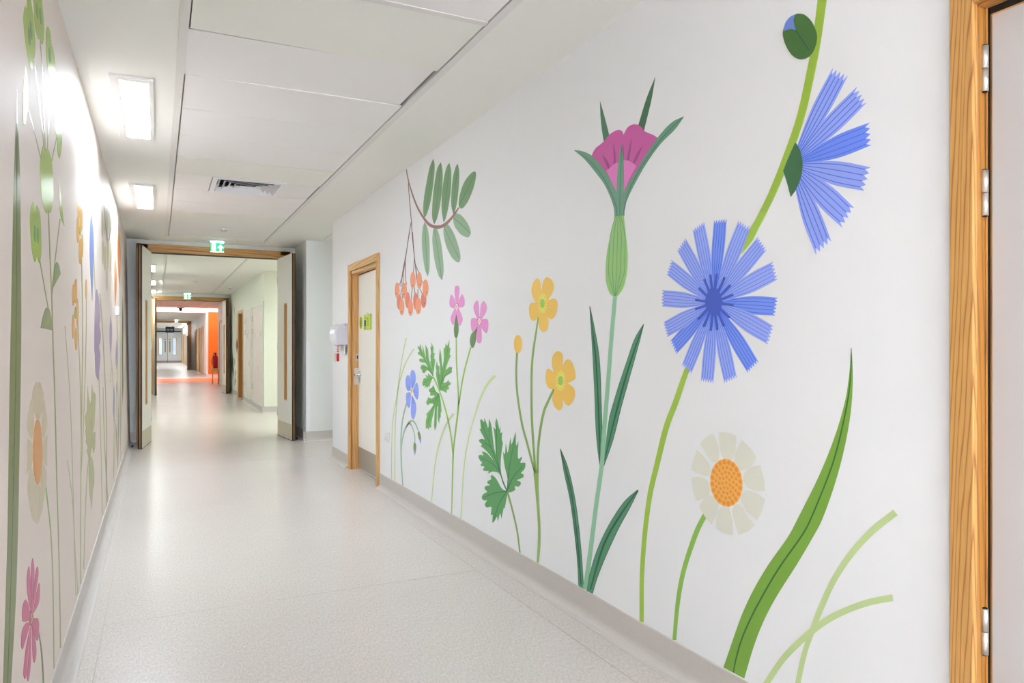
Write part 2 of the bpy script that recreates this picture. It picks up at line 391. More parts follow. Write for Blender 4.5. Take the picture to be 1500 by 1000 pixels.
make_light(LM, 12.6, 'recessed light over the recess behind the right door leaf', x0=2.6, wd=.4)
make_light(LM, 9.0, 'recessed light in the side passage ceiling', x0=3.4, wd=.2)
for i, y in enumerate((48.5, 53, 58, 62.5)): make_light(LF, y, 'bright fitting along the right side of the farthest section, %s' % ('nearest', 'second', 'third', 'last')[i], x0=1.45, wd=.3, group='fittings in the farthest section')
# big oval cove light of the lobby
bm = new_bm(); n = 40
ring = [(1.0 + 2.9 * math.cos(2 * math.pi * i / n), 33.0 + 1.85 * math.sin(2 * math.pi * i / n)) for i in range(n)]
extr(bm, ring, 'Z', -0.015, -0.002)
r = tag(empty('oval_ceiling_light', (0, 0, ZC)), 'large oval pinkish white light set across the ceiling before the orange wall', 'ceiling light')
obj('diffuser', bm, mat('oval_lamp', (1, 1, 1, 1), .5, emit=(1.0, 0.90, 0.92, 1), es=LAMP * .05), r)
bm = new_bm(); ring2 = [(1.0 + 3.0 * math.cos(2 * math.pi * i / n), 33.0 + 1.95 * math.sin(2 * math.pi * i / n)) for i in range(n)]
extr(bm, ring2, 'Z', -0.004, 0.0)
obj('rim', bm, mat('oval_rim', rgb(250, 190, 170), .5), r)
make_light(M_lamp('lamp_lobby', (1, .96, .9), 0.2), 35.9 - 2.6, 'small white light beside the orange wall in the lobby', x0=2.2, wd=.5, ln=.5, group='lobby lights')

# ------------------------------------------------------------------ ceiling diffuser (air vent)
v = tag(empty('air_vent', (0.445, 6.985, ZC)), 'square white louvred air vent set in the ceiling tiles', 'air vent')
VW, VL = 0.635, 0.65
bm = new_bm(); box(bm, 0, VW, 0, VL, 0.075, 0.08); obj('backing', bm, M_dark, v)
bm = new_bm(); f = 0.045
box(bm, 0, f, 0, VL, -0.006, .02); box(bm, VW - f, VW, 0, VL, -0.006, .02); box(bm, f, VW - f, 0, f, -0.006, .02); box(bm, f, VW - f, VL - f, VL, -0.006, .02)
obj('frame', bm, M_plastic, v)
for k in range(5):
    o0 = f + 0.006 + k * 0.049; o1 = o0 + 0.040            # outer low edge, inner high edge: sloped louvre ring
    bm = new_bm()
    def ringv(o, z): return [bm.verts.new(p) for p in ((o, o, z), (VW - o, o, z), (VW - o, VL - o, z), (o, VL - o, z))]
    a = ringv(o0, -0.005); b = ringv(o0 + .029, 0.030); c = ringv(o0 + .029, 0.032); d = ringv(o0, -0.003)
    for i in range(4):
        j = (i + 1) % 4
        bm.faces.new((a[i], a[j], b[j], b[i])); bm.faces.new((b[i], b[j], c[j], c[i])); fc = bm.faces.new((c[i], c[j], d[j], d[i])); fc.material_index = 1; bm.faces.new((d[i], d[j], a[j], a[i]))  # upper louvre faces coloured dark to stand for the unlit vent interior
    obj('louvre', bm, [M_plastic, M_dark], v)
o = f + 0.006 + 5 * 0.049
bx('centre_plate', M_plastic, v, o + .012, VW - o - .012, o + .012, VL - o - .012, -0.004, 0.0)

# sensors and hatch
def disc_sensor(x, y, label, r=0.045, cat='smoke detector'):
    s = tag(empty('smoke_detector', (x, y, ZC)), label, cat)
    bm = new_bm(); cyl(bm, (0, 0, 0), (0, 0, -0.012), r * 1.2, 20); obj('base', bm, M_plastic, s)
    bm = new_bm(); cyl(bm, (0, 0, -0.012), (0, 0, -0.035), r, 20, r * .6); obj('dome', bm, M_steel, s)
disc_sensor(0.77, 10.0, 'small round detector on the tiles before the exit sign')
disc_sensor(0.78, 18.2, 'small round detector on the second section ceiling')
disc_sensor(1.68, 20.0, 'flat round detector by the right wall of the second section')
disc_sensor(0.80, 26.5, 'tiny detector on the ceiling past the second doorway')
s = tag(empty('security_camera', (0.79, 30.6, ZC)), 'small dark dome camera hanging before the oval light', 'camera')
bm = new_bm(); cyl(bm, (0, 0, 0), (0, 0, -0.05), .14, 20); obj('base', bm, M_plastic, s)
bm = new_bm(); cyl(bm, (0, 0, -.05), (0, 0, -.16), .07, 16, .04); obj('dome', bm, M_blackseal, s)
h = empty('ceiling_hatch', (2.1, 9.75, ZC)); tag(h, 'square access hatch in the side passage ceiling', 'hatch')
bm = new_bm(); q = .02
box(bm, 0, .6, 0, q, -.006, 0); box(bm, 0, .6, .6 - q, .6, -.006, 0); box(bm, 0, q, q, .6 - q, -.006, 0); box(bm, .6 - q, .6, q, .6 - q, -.006, 0)
obj('frame', bm, M_trim, h); bx('panel', M_ceil, h, q + .003, .6 - q - .003, q + .003, .6 - q - .003, -.004, 0)

# ------------------------------------------------------------------ exit signs
M_sg = mat('exit_green', rgb(0, 190, 130), .4, emit=rgb(0, 190, 118), es=0.38)
M_sw = mat('exit_white', (1, 1, 1, 1), .4, emit=(1, 1, 1, 1), es=.8)
M_sl = mat('exit_downlight', (1, 1, 1, 1), .4, emit=(.85, 1, .97, 1), es=2.5)
def flatpoly(bm, pts, y0, y1):
    extr(bm, [(x, z) for x, z in pts], 'Y', y0, y1)
def exit_sign(x, y, label, wd=0.178, ht=0.122, up=0.0):
    e = tag(empty('exit_sign', (x, y, ZC)), label, 'exit sign', 'green running man exit signs over the doorways')
    bm = new_bm(); n = 28
    extr(bm, [(.25 * math.cos(2 * math.pi * i / n), .07 * math.sin(2 * math.pi * i / n)) for i in range(n)], 'Z', -0.012, 0)
    obj('ceiling_plate', bm, M_plastic, e, .002)
    z1 = -0.03; z0 = z1 - ht
    bx('light_bar', M_sl, e, -wd / 2, wd / 2, -.006, .012, z1, -0.012)
    pnl = bx('panel', M_sg, e, -wd / 2, wd / 2, -.004, .008, z0, z1)
    bx('lower_edge', M_sw, e, -wd / 2, wd / 2, -.004, .008, z0 - .012, z0)
    c = (z0 + z1) / 2; k = ht / 0.135
    # doorway pictogram with running figure, and an arrow pointing up
    bm = new_bm(); box(bm, -.072, -.018, -.0055, -.0042, c - .052 * k, c + .052 * k); obj('doorway_symbol', bm, M_sw, pnl)
    bm = new_bm()
    cx = -.044; yy = (-.0068, -.0057)
    flatpoly(bm, [(cx + .004 + .007 * math.cos(t * math.pi / 5), c + .033 + .007 * math.sin(t * math.pi / 5)) for t in range(10)], *yy)
    def limb(a, b, wv):
        a = Vector(a); b = Vector(b); d = (b - a).normalized(); nn = Vector((-d.y, d.x)) * wv / 2
        flatpoly(bm, [tuple(a + nn), tuple(b + nn), tuple(b - nn), tuple(a - nn)], *yy)
    limb((cx + .002, c + .024), (cx - .006, c - .006), .012)
    limb((cx - .006, c - .004), (cx + .012, c - .018), .007); limb((cx + .012, c - .018), (cx + .008, c - .040), .006)
    limb((cx - .006, c - .004), (cx - .010, c - .024), .007); limb((cx - .010, c - .024), (cx - .024, c - .034), .006)
    limb((cx + .002, c + .020), (cx + .018, c + .008), .005); limb((cx, c + .020), (cx - .018, c + .010), .005)
    obj('running_figure', bm, M_sg, pnl)
    bm = new_bm(); ax = .045
    flatpoly(bm, [(ax, c + .045 * k), (ax + .036, c + .002), (ax + .036, c - .018), (ax + .012, c), (ax + .012, c - .05), (ax - .012, c - .05), (ax - .012, c), (ax - .036, c - .018), (ax - .036, c + .002)], -.0055, -.0042)
    obj('arrow_symbol', bm, M_sw, pnl)
    return e
exit_sign(0.765, 11.18, 'green exit sign hanging over the first wooden double door frame')
exit_sign(0.76, 22.6, 'smaller green exit sign seen through the first doorway, over the second door frame')
exit_sign(0.95, 45.1, 'tiny green exit sign over the third doorway, seen farthest down the corridor')

# ------------------------------------------------------------------ double doors
def double_doors(name, y, x0, x1, top, near, depth, label, leaf_len, angL, angR, edge=True):
    d = tag(empty(name, (0, y, 0)), label, kind='structure')
    # frame: jambs and head, stepped
    bm = new_bm()
    box(bm, x0 - .17, x0 - .02, -.02, .22, 0, top + .105); box(bm, x0 - .02, x0, .06, .14, 0, top)
    obj('jamb', bm, M_wood, d, .003)
    bm = new_bm()
    box(bm, x1 + .02, x1 + .17, -.02, .22, 0, top + .105); box(bm, x1, x1 + .02, .06, .14, 0, top)
    obj('jamb', bm, M_wood, d, .003)
    bm = new_bm(); box(bm, x0 - .17, x1 + .17, -.02, .22, top + .045, top + .11); box(bm, x0 - .14, x1 + .14, -.012, .2, top, top + .043)
    obj('head', bm, M_woodX, d, .003)
    bx('head_seal', M_blackseal, d, x0, x1, .04, .15, top - .008, top)
    def leaf(hx, ang, sgn, lab):
        # hinged at (hx, 0), running toward the camera; local frame: length along -Y, corridor face on +X*sgn
        L = leaf_len; T = .05
        lf = empty('leaf', (hx, -0.02, 0), ang, d); lf['label'] = lab
        def B(nm, m, xa, xb, ya, yb, za, zb, bev=0):
            xa, xb = (xa, xb) if sgn > 0 else (-xb, -xa)
            return bx(nm, m, lf, xa, xb, ya, yb, za, zb, bev)
        sl = (L * .34, L * .34 + .15)       # vision slot from the near end
        z0s, z1s = .56, 1.98
        ht = top - .012
        bm = new_bm()
        def bb(ya, yb, za, zb):
            xa, xb = (-T, 0) if sgn > 0 else (0, T)
            box(bm, xa, xb, ya, yb, za, zb)
        bb(-L + sl[1], 0, .012, ht); bb(-L + .012, -L + sl[0], .012, ht); bb(-L + sl[0], -L + sl[1], .012, z0s); bb(-L + sl[0], -L + sl[1], z1s, ht)
        obj('panel', bm, M_leaf, lf)
        B('meeting_edge', M_woodD, -T, 0, -L, -L + .012, .012, ht)
        for xa, xb in ((-T + .001, -T + .018), (-.018, -.001)): B('edge_seal', M_blackseal, xa, xb, -L - .006, -L, .012, ht)
        # slot beading and glass
        for nm, ya, yb, za, zb in (('slot_bead', sl[0], sl[0] + .014, z0s, z1s), ('slot_bead', sl[1] - .014, sl[1], z0s, z1s), ('slot_bead', sl[0], sl[1], z0s, z0s + .014), ('slot_bead', sl[0], sl[1], z1s - .014, z1s)):
            B(nm, M_wood, -T - .004, .004, -L + ya, -L + yb, za, zb)
        B('glass', mat('slot_glass', rgb(120, 84, 40), .15), -T * .6, -T * .5, -L + sl[0] + .01, -L + sl[1] - .01, z0s + .01, z1s - .01)
        B('kick_plate', M_kick, 0, .0015, -L + .02, -.02, .02, .235)
        B('bottom_seal', M_blackseal, -T + .005, -.001, -L + .01, 0, .001, .012)
        for z in (.3, 1.3, 2.3):
            bm = new_bm(); cyl(bm, (.0 * sgn, 0, z), (0, 0, z + .1), .009, 10); obj('hinge', bm, M_steel, lf)
        return lf
    leaf(x0 + .02, math.radians(angL), 1, 'left leaf, folded back toward the left wall')
    leaf(x1 - .02, math.radians(angR), -1, 'right leaf, folded back toward the right wall')
    return d
double_doors('door_1', YE, OX0, OX1, OZ, 1, 1, 'first oak framed double doors standing open across the corridor, white leaves with tall slots', .83, -7.2, 5.5)
double_doors('door_2', Y2, -.10, 1.72, 2.67, 1, 1, 'second oak framed double doors, seen through the first pair', .83, 4.0, 3.0)
# door stops on the floor
def stop(x, y, lab):
    s = tag(empty('door_stop', (x, y, 0)), lab, 'door stop', 'chrome floor door stops')
    bm = new_bm(); cyl(bm, (0, 0, 0), (0, 0, .012), .022, 14); obj('base', bm, M_chrome, s)
    bm = new_bm(); cyl(bm, (0, 0, .012), (0, 0, .04), .012, 14, .015); obj('post', bm, M_blackseal, s)
stop(-.30, 10.85, 'small chrome door stop on the floor left of the left door leaf')
stop(1.80, 10.72, 'small chrome door stop on the floor right of the right door leaf')

# ------------------------------------------------------------------ single door on the right wall
def sign_lines(bm, y0, y1, z, x, h=.006): box(bm, x - .0008, x, y0, y1, z, z + h)
d = tag(empty('door_3', (XR, 7.4, 0)), 'white single door with steel kick plate in an oak frame on the right wall', kind='structure')
def P(y): return y - 7.4
AO0, AO1 = P(6.785), P(8.0)        # architrave outer edges
AI0, AI1 = P(6.855), P(7.935)
TOP = 2.245
bm = new_bm(); box(bm, -.022, 0, AO0, AI0, 0, TOP); obj('architrave', bm, M_wood, d, .004)
bm = new_bm(); box(bm, -.022, 0, AI1, AO1, 0, TOP); obj('architrave', bm, M_wood, d, .004)
bm = new_bm(); box(bm, -.022, 0, AI0, AI1, TOP - .075, TOP); obj('architrave_head', bm, M_woodY, d, .004)
bm = new_bm(); box(bm, .0, .14, AI0 - .02, AI0 + .02, 0, TOP - .08); obj('jamb', bm, M_wood, d)
bm = new_bm(); box(bm, .0, .14, AI1 - .022, AI1 + .02, 0, TOP - .08); obj('jamb', bm, M_wood, d)
bx('jamb_groove', M_woodB, d, -.002, .010, AI1 - .026, AI1 - .0, 0, TOP - .08)
bm = new_bm(); box(bm, .0, .14, AI0, AI1, TOP - .105, TOP - .07); obj('jamb_head', bm, M_woodY, d)
LX = .075
lf = bx('leaf', M_leaf, d, LX, LX + .045, AI0 + .023, AI1 - .03, .012, TOP - .115)
bx('lipping', M_wood, lf, LX - .001, LX + .002, AI0 + .023, AI1 - .03, TOP - .122, TOP - .114)
bx('edge_gap', M_dark, lf, LX + .01, LX + .02, AI1 - .031, AI1 - .024, 0, TOP - .11)
bx('head_gap', M_dark, lf, LX + .005, LX + .02, AI0, AI1 - .02, TOP - .116, TOP - .104)
bx('finger_guard', M_plastic, lf, LX - .03, LX - .001, AI0 + .023, AI0 + .065, 0.01, TOP - .13, .006)
bx('kick_plate', mat('single_kick_plate', rgb(176, 170, 158), .4, .5, noise=.1, nscale=14), lf, LX - .002, LX, AI0 + .07, AI1 - .04, .02, .25)
# lever handle, plates and keys
hd = bx('strike_plate', M_steel, d, .03, .074, AI1 - .028, AI1 - .025, .93, 1.11)
bm = new_bm(); box(bm, LX - .004, LX, AI1 - .11, AI1 - .045, .95, 1.08); hp = obj('handle_plate', bm, M_steel, lf, .001)
bm = new_bm(); cyl(bm, (LX, AI1 - .075, 1.04), (LX - .06, AI1 - .075, 1.04), .010, 12); cyl(bm, (LX - .055, AI1 - .075, 1.04), (LX - .055, AI1 - .20, 1.04), .0105, 12)
cyl(bm, (LX - .055, AI1 - .20, 1.04), (LX - .02, AI1 - .225, 1.04), .010, 12)
obj('lever', bm, M_chrome, hp)
bm = new_bm(); cyl(bm, (LX, AI1 - .08, .99), (LX - .02, AI1 - .08, .99), .013, 12); obj('lock_cylinder', bm, M_chrome, hp)
bm = new_bm()
for i, (a, b) in enumerate(((0, .05), (.006, .062), (-.006, .055))):
    box(bm, LX - .024 + i * .003, LX - .022 + i * .003, AI1 - .088 + a - .006, AI1 - .088 + a + .008, .985 - b - .02, .985 - .01)
o = tag(obj('key_bunch', bm, M_steel), 'small bunch of keys hanging from the lock of the single door', 'keys'); o.location = (XR, 7.4, 0)
bx('latch_keep', M_steel, d, .05, .074, AI1 - .028, AI1 - .0245, 1.19, 1.27)
bx('latch_hole', M_dark, d, .056, .068, AI1 - .0285, AI1 - .0278, 1.21, 1.25)
# lime notices on the leaf
M_lime = mat('lime_sign', rgb(196, 222, 74), .5); M_lime2 = mat('lime_badge', rgb(186, 200, 40), .5); M_ink = mat('sign_ink', rgb(60, 70, 90), .6)
s = tag(empty('door_sign', (XR + LX, 7.50, 1.58)), 'lime green rectangular notice with small print on the white single door', 'sign')
bx('board', M_lime, s, -.012, -.0005, -.135, .14, -.055, .105)
bm = new_bm(); box(bm, -.0135, -.012, .045, .105, -.018, .045); obj('picture', bm, M_ink, s)
bm = new_bm()
for zz, y0, y1 in ((.062, -.05, .07), (.05, -.06, -.02), (.032, -.06, -.02), (.018, -.07, -.01), (.0, -.06, -.02), (-.012, -.055, -.02), (-.03, .04, .11), (-.045, .05, .10)):
    box(bm, -.0135, -.012, y0, y1, zz, zz + .006)
obj('print', bm, mat('sign_print', rgb(110, 125, 90), .6), s)
bx('clip', M_plastic, s, -.0145, -.012, -.03, .03, .09, .125)
s = tag(empty('round_sign', (XR + LX, 7.795, 1.605)), 'small round lime green badge beside the rectangular notice on the door', 'sign')
bm = new_bm(); n = 24
extr(bm, [(.058 * math.cos(2 * math.pi * i / n), .066 * math.sin(2 * math.pi * i / n)) for i in range(n)], 'X', -.004, -.0005); obj('disc', bm, M_lime2, s)
bm = new_bm()
for zz, hw in ((.025, .02), (.008, .03), (-.01, .032), (-.03, .02)): box(bm, -.0052, -.004, -hw, hw, zz, zz + .007)
obj('print', bm, M_ink, s)

# ------------------------------------------------------------------ near door at the right edge
d = tag(empty('door_4', (XR, 1.17, 0)), 'near white door with two steel hinges in a broad oak frame at the right edge', kind='structure')
HZ = 2.235
bm = new_bm(); box(bm, -.02, 0, -.012, .052, 0, HZ + .1); obj('architrave', bm, M_woodN, d, .004)
bm = new_bm(); box(bm, -.02, 0, -1.09, -.012, HZ, HZ + .1); obj('architrave_head', bm, M_woodNy, d, .003)
bm = new_bm(); box(bm, -.004, .03, -.0125, .05, 0, HZ); box(bm, .03, .15, -.0165, .05, 0, HZ); obj('jamb', bm, M_woodD, d, .002)
bm = new_bm(); box(bm, -.004, .15, -1.02, -.0125, HZ - .004, HZ + .03); obj('jamb_head', bm, M_woodNy, d)
NX = .036
lf = empty('leaf', (0, 0, 0), 0, d)
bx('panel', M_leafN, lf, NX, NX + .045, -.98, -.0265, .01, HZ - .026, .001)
bx('lipping', M_woodD, lf, NX + .0005, NX + .044, -.0265, -.0225, .01, HZ - .022)
bx('lipping', M_woodNy, lf, NX + .0005, NX + .044, -.98, -.0265, HZ - .026, HZ - .022)
bx('edge_gap', M_dark, d, NX - .001, NX + .02, -.0225, -.0160, 0, HZ - .01)
bx('head_gap', M_dark, d, NX - .001, NX + .02, -.98, -.016, HZ - .021, HZ - .003)
for z in (2.012, 1.689, .55):
    hb = empty('hinge', (.0, 0, z), 0, lf)
    bm = new_bm(); cyl(bm, (.022, -.0165, -.0), (.022, -.0165, .058), .0085, 18); obj('lower_knuckle', bm, M_steel, hb)
    bm = new_bm(); cyl(bm, (.022, -.0165, .060), (.022, -.0165, .118), .0085, 18); obj('upper_knuckle', bm, M_steel, hb)
    bm = new_bm(); cyl(bm, (.022, -.0165, -.003), (.022, -.0165, .121), .006, 12); obj('pin', bm, M_blackseal, hb)

# ------------------------------------------------------------------ dispenser, tag, sockets on the walls
M_disp = mat('dispenser_plastic', rgb(218, 217, 228), .3); M_dispL = mat('dispenser_window', rgb(236, 236, 244), .15)
e = tag(empty('paper_towel_dispenser', (XR, 8.07, 1.365)), 'white domed paper towel dispenser on the wall beside the single door frame', 'dispenser')
prof = [(0, 0), (0, .245), (-.045, .243), (-.08, .232), (-.108, .208), (-.128, .17), (-.137, .125), (-.135, .08), (-.125, .035), (-.112, 0)]
bm = new_bm(); extr(bm, prof, 'Y', 0, .28); obj('body', bm, M_disp, e, .006)
pf = [(x * 1.10 - .002, z * 1.0) for x, z in prof[3:]]; pf2 = [(x * .98, z) for x, z in prof[3:]]
bm = new_bm(); extr(bm, pf + pf2[::-1], 'Y', .012, .268); obj('front_cover', bm, M_dispL, e)
bx('paper_slot', M_dark, e, -.11, -.04, .04, .24, -.004, .001)
bm = new_bm(); cyl(bm, (-.03, -.003, .222), (-.03, .0, .222), .006, 10); obj('lock', bm, M_dark, e)
bx('paper_towel', M_plastic, e, -.036, -.02, .05, .22, -.10, .0)
e = tag(empty('hanging_tag', (XR - .085, 8.2, 1.365)), 'small dark red tag on a red and white strap hanging under the dispenser', 'tag')
bm = new_bm(); box(bm, -.012, .012, -.002, .002, -.085, 0); o = obj('strap', bm, mat('strap_pale', rgb(240, 214, 206), .6), e)
bm = new_bm()
for i in range(4): box(bm, -.0125, .006 + .004 * (i % 2), -.0025, .0025, -.018 - .02 * i, -.008 - .02 * i)
obj('strap_stripes', bm, mat('strap_red', rgb(214, 90, 80), .6), e)
bx('red_case', M_red, e, -.016, .014, -.008, .008, -.185, -.095, .003)
bx('pale_loop', mat('loop_cream', rgb(236, 214, 180), .5), e, -.040, -.022, -.006, .006, -.19, -.09, .005)
def wall_plate(name, x, y0, y1, z0, z1, sgn, label, cat, m=M_plastic):
    e = tag(empty(name, (x, (y0 + y1) / 2, z0)), label, cat)
    hy = (y1 - y0) / 2; hz = z1 - z0
    xa, xb = (-.010, 0) if sgn < 0 else (0, .010)
    bx('plate', m, e, xa, xb, -hy, hy, 0, hz, .002)
    for k in (-1, 1):
        xa2, xb2 = (-.013, -.010) if sgn < 0 else (.010, .013)
        bx('switch_rocker', M_plastic, e, xa2, xb2, k * hy * .45 - .012, k * hy * .45 + .012, hz * .62, hz * .82)
    bm = new_bm()
    for k in (-1, 1):
        for a, b in ((0, .5), (-.01, .3), (.01, .3)):
            xa2, xb2 = (-.0105, -.0098) if sgn < 0 else (.0098, .0105)
            box(bm, xa2, xb2, k * hy * .45 + a - .002, k * hy * .45 + a + .002, hz * b - .004, hz * b + .004)
    obj('pin_holes', bm, M_dark, e)
    return e
wall_plate('wall_socket', XR, 6.455, 6.60, .455, .555, -1, 'small white double socket low on the wall between door and grass mural', 'socket')
e = tag(empty('wall_switch', (xl(1.7), 8.2, 1.7)), 'small white switch box fixed to the left wall past the orange blooms', 'switch')
bx('box', M_plastic, e, 0, .03, -.12, .12, -.045, .045, .003)
bx('rocker', M_trim, e, .03, .034, -.03, .03, -.02, .02)

# ------------------------------------------------------------------ second section: cupboards and brown door
def cupboard(y0, y1, label, knobs):
    c = tag(empty('cupboard_door', (1.92, y0, 0)), label, 'cupboard door')
    L = y1 - y0; z0, z1 = .15, 2.20
    bm = new_bm(); f = .06
    box(bm, -.02, 0, -f, 0, z0 - .03, z1 + f); box(bm, -.02, 0, L, L + f, z0 - .03, z1 + f); box(bm, -.02, 0, 0, L, z1, z1 + f)
    box(bm, -.02, 0, 0, L, z0 - .03, z0)
    obj('frame', bm, M_cupf, c, .003)
    bx('panel', M_cup, c, -.012, 0, .008, L - .008, z0 + .008, z1 - .008)
    for z in (.40, 1.62, 1.9):
        bx('hinge', M_steel, c, -.036, -.018, L - .02, L + .03, z, z + .12)
    for ky, kz in knobs: bx('escutcheon', M_steel, c, -.018, -.012, ky, ky + .03, kz, kz + .1)
    return c
cupboard(15.4, 17.1, 'wide blush white cupboard door with steel hinges through the doorway', ((.35, 1.55), (1.2, 1.55), (.8, .82)))
cupboard(17.6, 18.55, 'narrow blush white cupboard door beside the brown door', ((.5, 1.55), (.25, .9)))
d = tag(empty('door_5', (1.92, B1[0], 0)), 'brown wooden door with steel lever in the second corridor section', kind='structure')
L = B1[1] - B1[0]
bm = new_bm(); box(bm, -.02, 0, -.07, 0, 0, 2.27); box(bm, -.02, 0, L, L + .07, 0, 2.27); box(bm, -.02, 0, 0, L, 2.2, 2.27); obj('architrave', bm, M_wood, d, .003)
bm = new_bm(); box(bm, 0, .24, L - .02, L, 0, 2.2); box(bm, 0, .24, 0, .02, 0, 2.2); obj('jamb', bm, M_woodB, d)
lf = bx('leaf', M_woodB, d, .13, .17, .02, L - .02, .01, 2.19)
bm = new_bm(); cyl(bm, (.13, L - .1, 1.03), (.06, L - .1, 1.03), .012, 10); cyl(bm, (.06, L - .1, 1.03), (.06, L - .25, 1.03), .012, 10); obj('lever', bm, M_chrome, lf)
bm = new_bm(); cyl(bm, (.13, L - .12, 1.22), (.10, L - .12, 1.22), .03, 12); obj('lock', bm, M_chrome, lf)
e = tag(empty('wall_sign', (1.92, 20.55, 1.3)), 'tiny dark wall sign beside the brown door', 'sign')
bx('plate', mat('dark_sign', rgb(70, 50, 60), .5), e, -.02, 0, 0, .15, 0, .17)

# ------------------------------------------------------------------ lobby: extinguisher on its stand, door
e = tag(empty('fire_extinguisher', (1.86, 28.0, .56)), 'red fire extinguisher standing on a small yellow topped stand by the orange wall', 'fire extinguisher')
bm = new_bm(); cyl(bm, (0, 0, 0), (0, 0, .40), .085, 18); cyl(bm, (0, 0, .40), (0, 0, .47), .085, 18, .035); obj('cylinder', bm, M_red, e)
bm = new_bm(); cyl(bm, (0, 0, .47), (0, 0, .53), .025, 12); box(bm, -.07, .03, -.012, .012, .53, .56); obj('valve', bm, M_blackseal, e)
bm = new_bm(); cyl(bm, (-.06, -.03, .5), (-.115, -.05, .3), .012, 8); cyl(bm, (-.115, -.05, .3), (-.11, -.05, .12), .014, 8); obj('hose', bm, M_blackseal, e)
e = tag(empty('extinguisher_stand', (1.86, 28.0, 0)), 'small stand with pale yellow top and thin legs under the red extinguisher', 'stand')
bx('top', mat('stand_cream', rgb(226, 200, 120), .5), e, -.11, .11, -.11, .11, .46, .56, .004)
for sx in (-1, 1):
    for sy in (-1, 1): bx('leg', M_woodD, e, sx * .095 - .01, sx * .095 + .01, sy * .09 - .01, sy * .09 + .01, 0, .46)
d = tag(empty('door_6', (1.98, 24.6, 0)), 'pale door in a thin frame behind the extinguisher', kind='structure')
bm = new_bm(); box(bm, -.03, 0, 0, .08, 0, 2.25); box(bm, -.03, 0, 3.0, 3.08, 0, 2.25); box(bm, -.03, 0, .08, 3.0, 2.17, 2.25); obj('architrave', bm, M_wood, d)
bx('leaf', mat('pink_leaf', rgb(240, 222, 214), .5), d, -.012, 0, .08, 3.0, .01, 2.17)

# ------------------------------------------------------------------ third doorway and far section
d = tag(empty('door_7', (0, Y3, 0)), 'third oak doorway far down the corridor with dark brown leaf folded at the right', kind='structure')
bm = new_bm(); box(bm, -.3, 1.72, -.02, .2, 2.68, 2.79); obj('head', bm, M_woodX, d)
bm = new_bm(); box(bm, 1.60, 1.74, -.02, .22, 0, 2.79); obj('jamb', bm, M_woodB, d)
bm = new_bm(); box(bm, -.3, -.16, -.02, .22, 0, 2.79); obj('jamb', bm, M_woodB, d)
lf = bx('leaf', mat('dark_brown_leaf', rgb(112, 84, 50), .5, noise=.1, nscale=3), d, 1.50, 1.56, -1.0, -.02, .01, 2.66)
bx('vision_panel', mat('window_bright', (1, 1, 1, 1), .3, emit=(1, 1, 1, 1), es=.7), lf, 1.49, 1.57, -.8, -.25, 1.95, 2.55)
# doors on the right wall of section three
for i, (y0, y1, lab) in enumerate(((36.6, 37.7, 'oak framed pale door past the orange wall, nearest of three'), (39.4, 40.3, 'oak framed pale door past the orange wall, middle of three'), (42.6, 44.6, 'oak door nearest the third doorway'))):
    d = tag(empty('door_%d' % (8 + i), (1.92, y0, 0)), lab, kind='structure')
    L = y1 - y0
    bm = new_bm(); box(bm, -.05, 0, -.1, 0, 0, 2.27); box(bm, -.05, 0, L, L + .1, 0, 2.27); box(bm, -.05, 0, 0, L, 2.17, 2.27); obj('architrave', bm, M_wood, d)
    bx('leaf', [M_cup, M_wood, M_woodB][i], d, -.012, 0, 0, L, .01, 2.17)
# farthest section: wooden door frames on the right wall
for i, (y0, y1) in enumerate(((49.5, 51.5), (54.5, 57), (61, 62.2))):
    d = tag(empty('door_%d' % (11 + i), (1.85, y0, 0)), ('nearest', 'middle', 'last')[i] + ' oak framed door on the right wall beyond the third doorway', kind='structure')
    L = y1 - y0
    bm = new_bm(); box(bm, -.06, 0, -.15, 0, 0, 2.3); box(bm, -.06, 0, L, L + .15, 0, 2.3); box(bm, -.06, 0, 0, L, 2.18, 2.3); obj('architrave', bm, M_wood, d)
    bx('leaf', M_leaf, d, -.02, 0, 0, L, .01, 2.18)
# far end double doors with long glazed slots
d = tag(empty('door_14', (0.73, Y4, 0)), 'grey white double doors with long glazed slots closing the far end', kind='structure')
bx('overhead_rail', M_blackseal, d, -1.05, 1.0, -.06, -.0, 2.52, 2.60)
for sx in (-1, 1):
    lf = empty('leaf', (0, 0, 0), 0, d)
    a, b = (0.012, 1.05) if sx > 0 else (-1.05, -.012)
    bx('panel', mat('far_leaf', rgb(222, 224, 222), .5), lf, a, b, -.04, 0, .18, 2.5)
    c = sx * .52
    bm = new_bm(); box(bm, c - .15, c - .11, -.055, -.04, .62, 2.05); box(bm, c + .11, c + .15, -.055, -.04, .62, 2.05); box(bm, c - .11, c + .11, -.055, -.04, .62, .66); box(bm, c - .11, c + .11, -.055, -.04, 2.01, 2.05)
    obj('slot_bead', bm, M_wood, lf)
    bx('glass', M_glass, lf, c - .11, c + .11, -.046, -.041, .66, 2.01)
    bx('pull_plate', mat('pull_grey', rgb(150, 140, 130), .5), lf, sx * .17 - .05, sx * .17 + .05, -.05, -.04, .85, 1.8)
    bx('lock_badge', M_ink, lf, sx * .17 - .06, sx * .17 + .06, -.05, -.04, 1.88, 1.94)
    bx('kick_plate', mat('far_kick', rgb(160, 145, 138), .5), lf, a, b, -.045, -.0, .02, .17)
bx('meeting_gap', M_blackseal, d, -.012, .012, -.042, -.035, .02, 2.5)
bx('jamb', M_wood, d, 1.05, 1.16, -.12, 0, 0, 2.62)
s = tag(empty('hanging_sign', (0.80, 58.0, 2.34)), 'dark blue rectangular sign with pale lettering hanging before the far doors', 'sign')
bx('board', mat('sign_navy', rgb(46, 48, 62), .5), s, -.29, .29, -.02, .02, 0, .42)
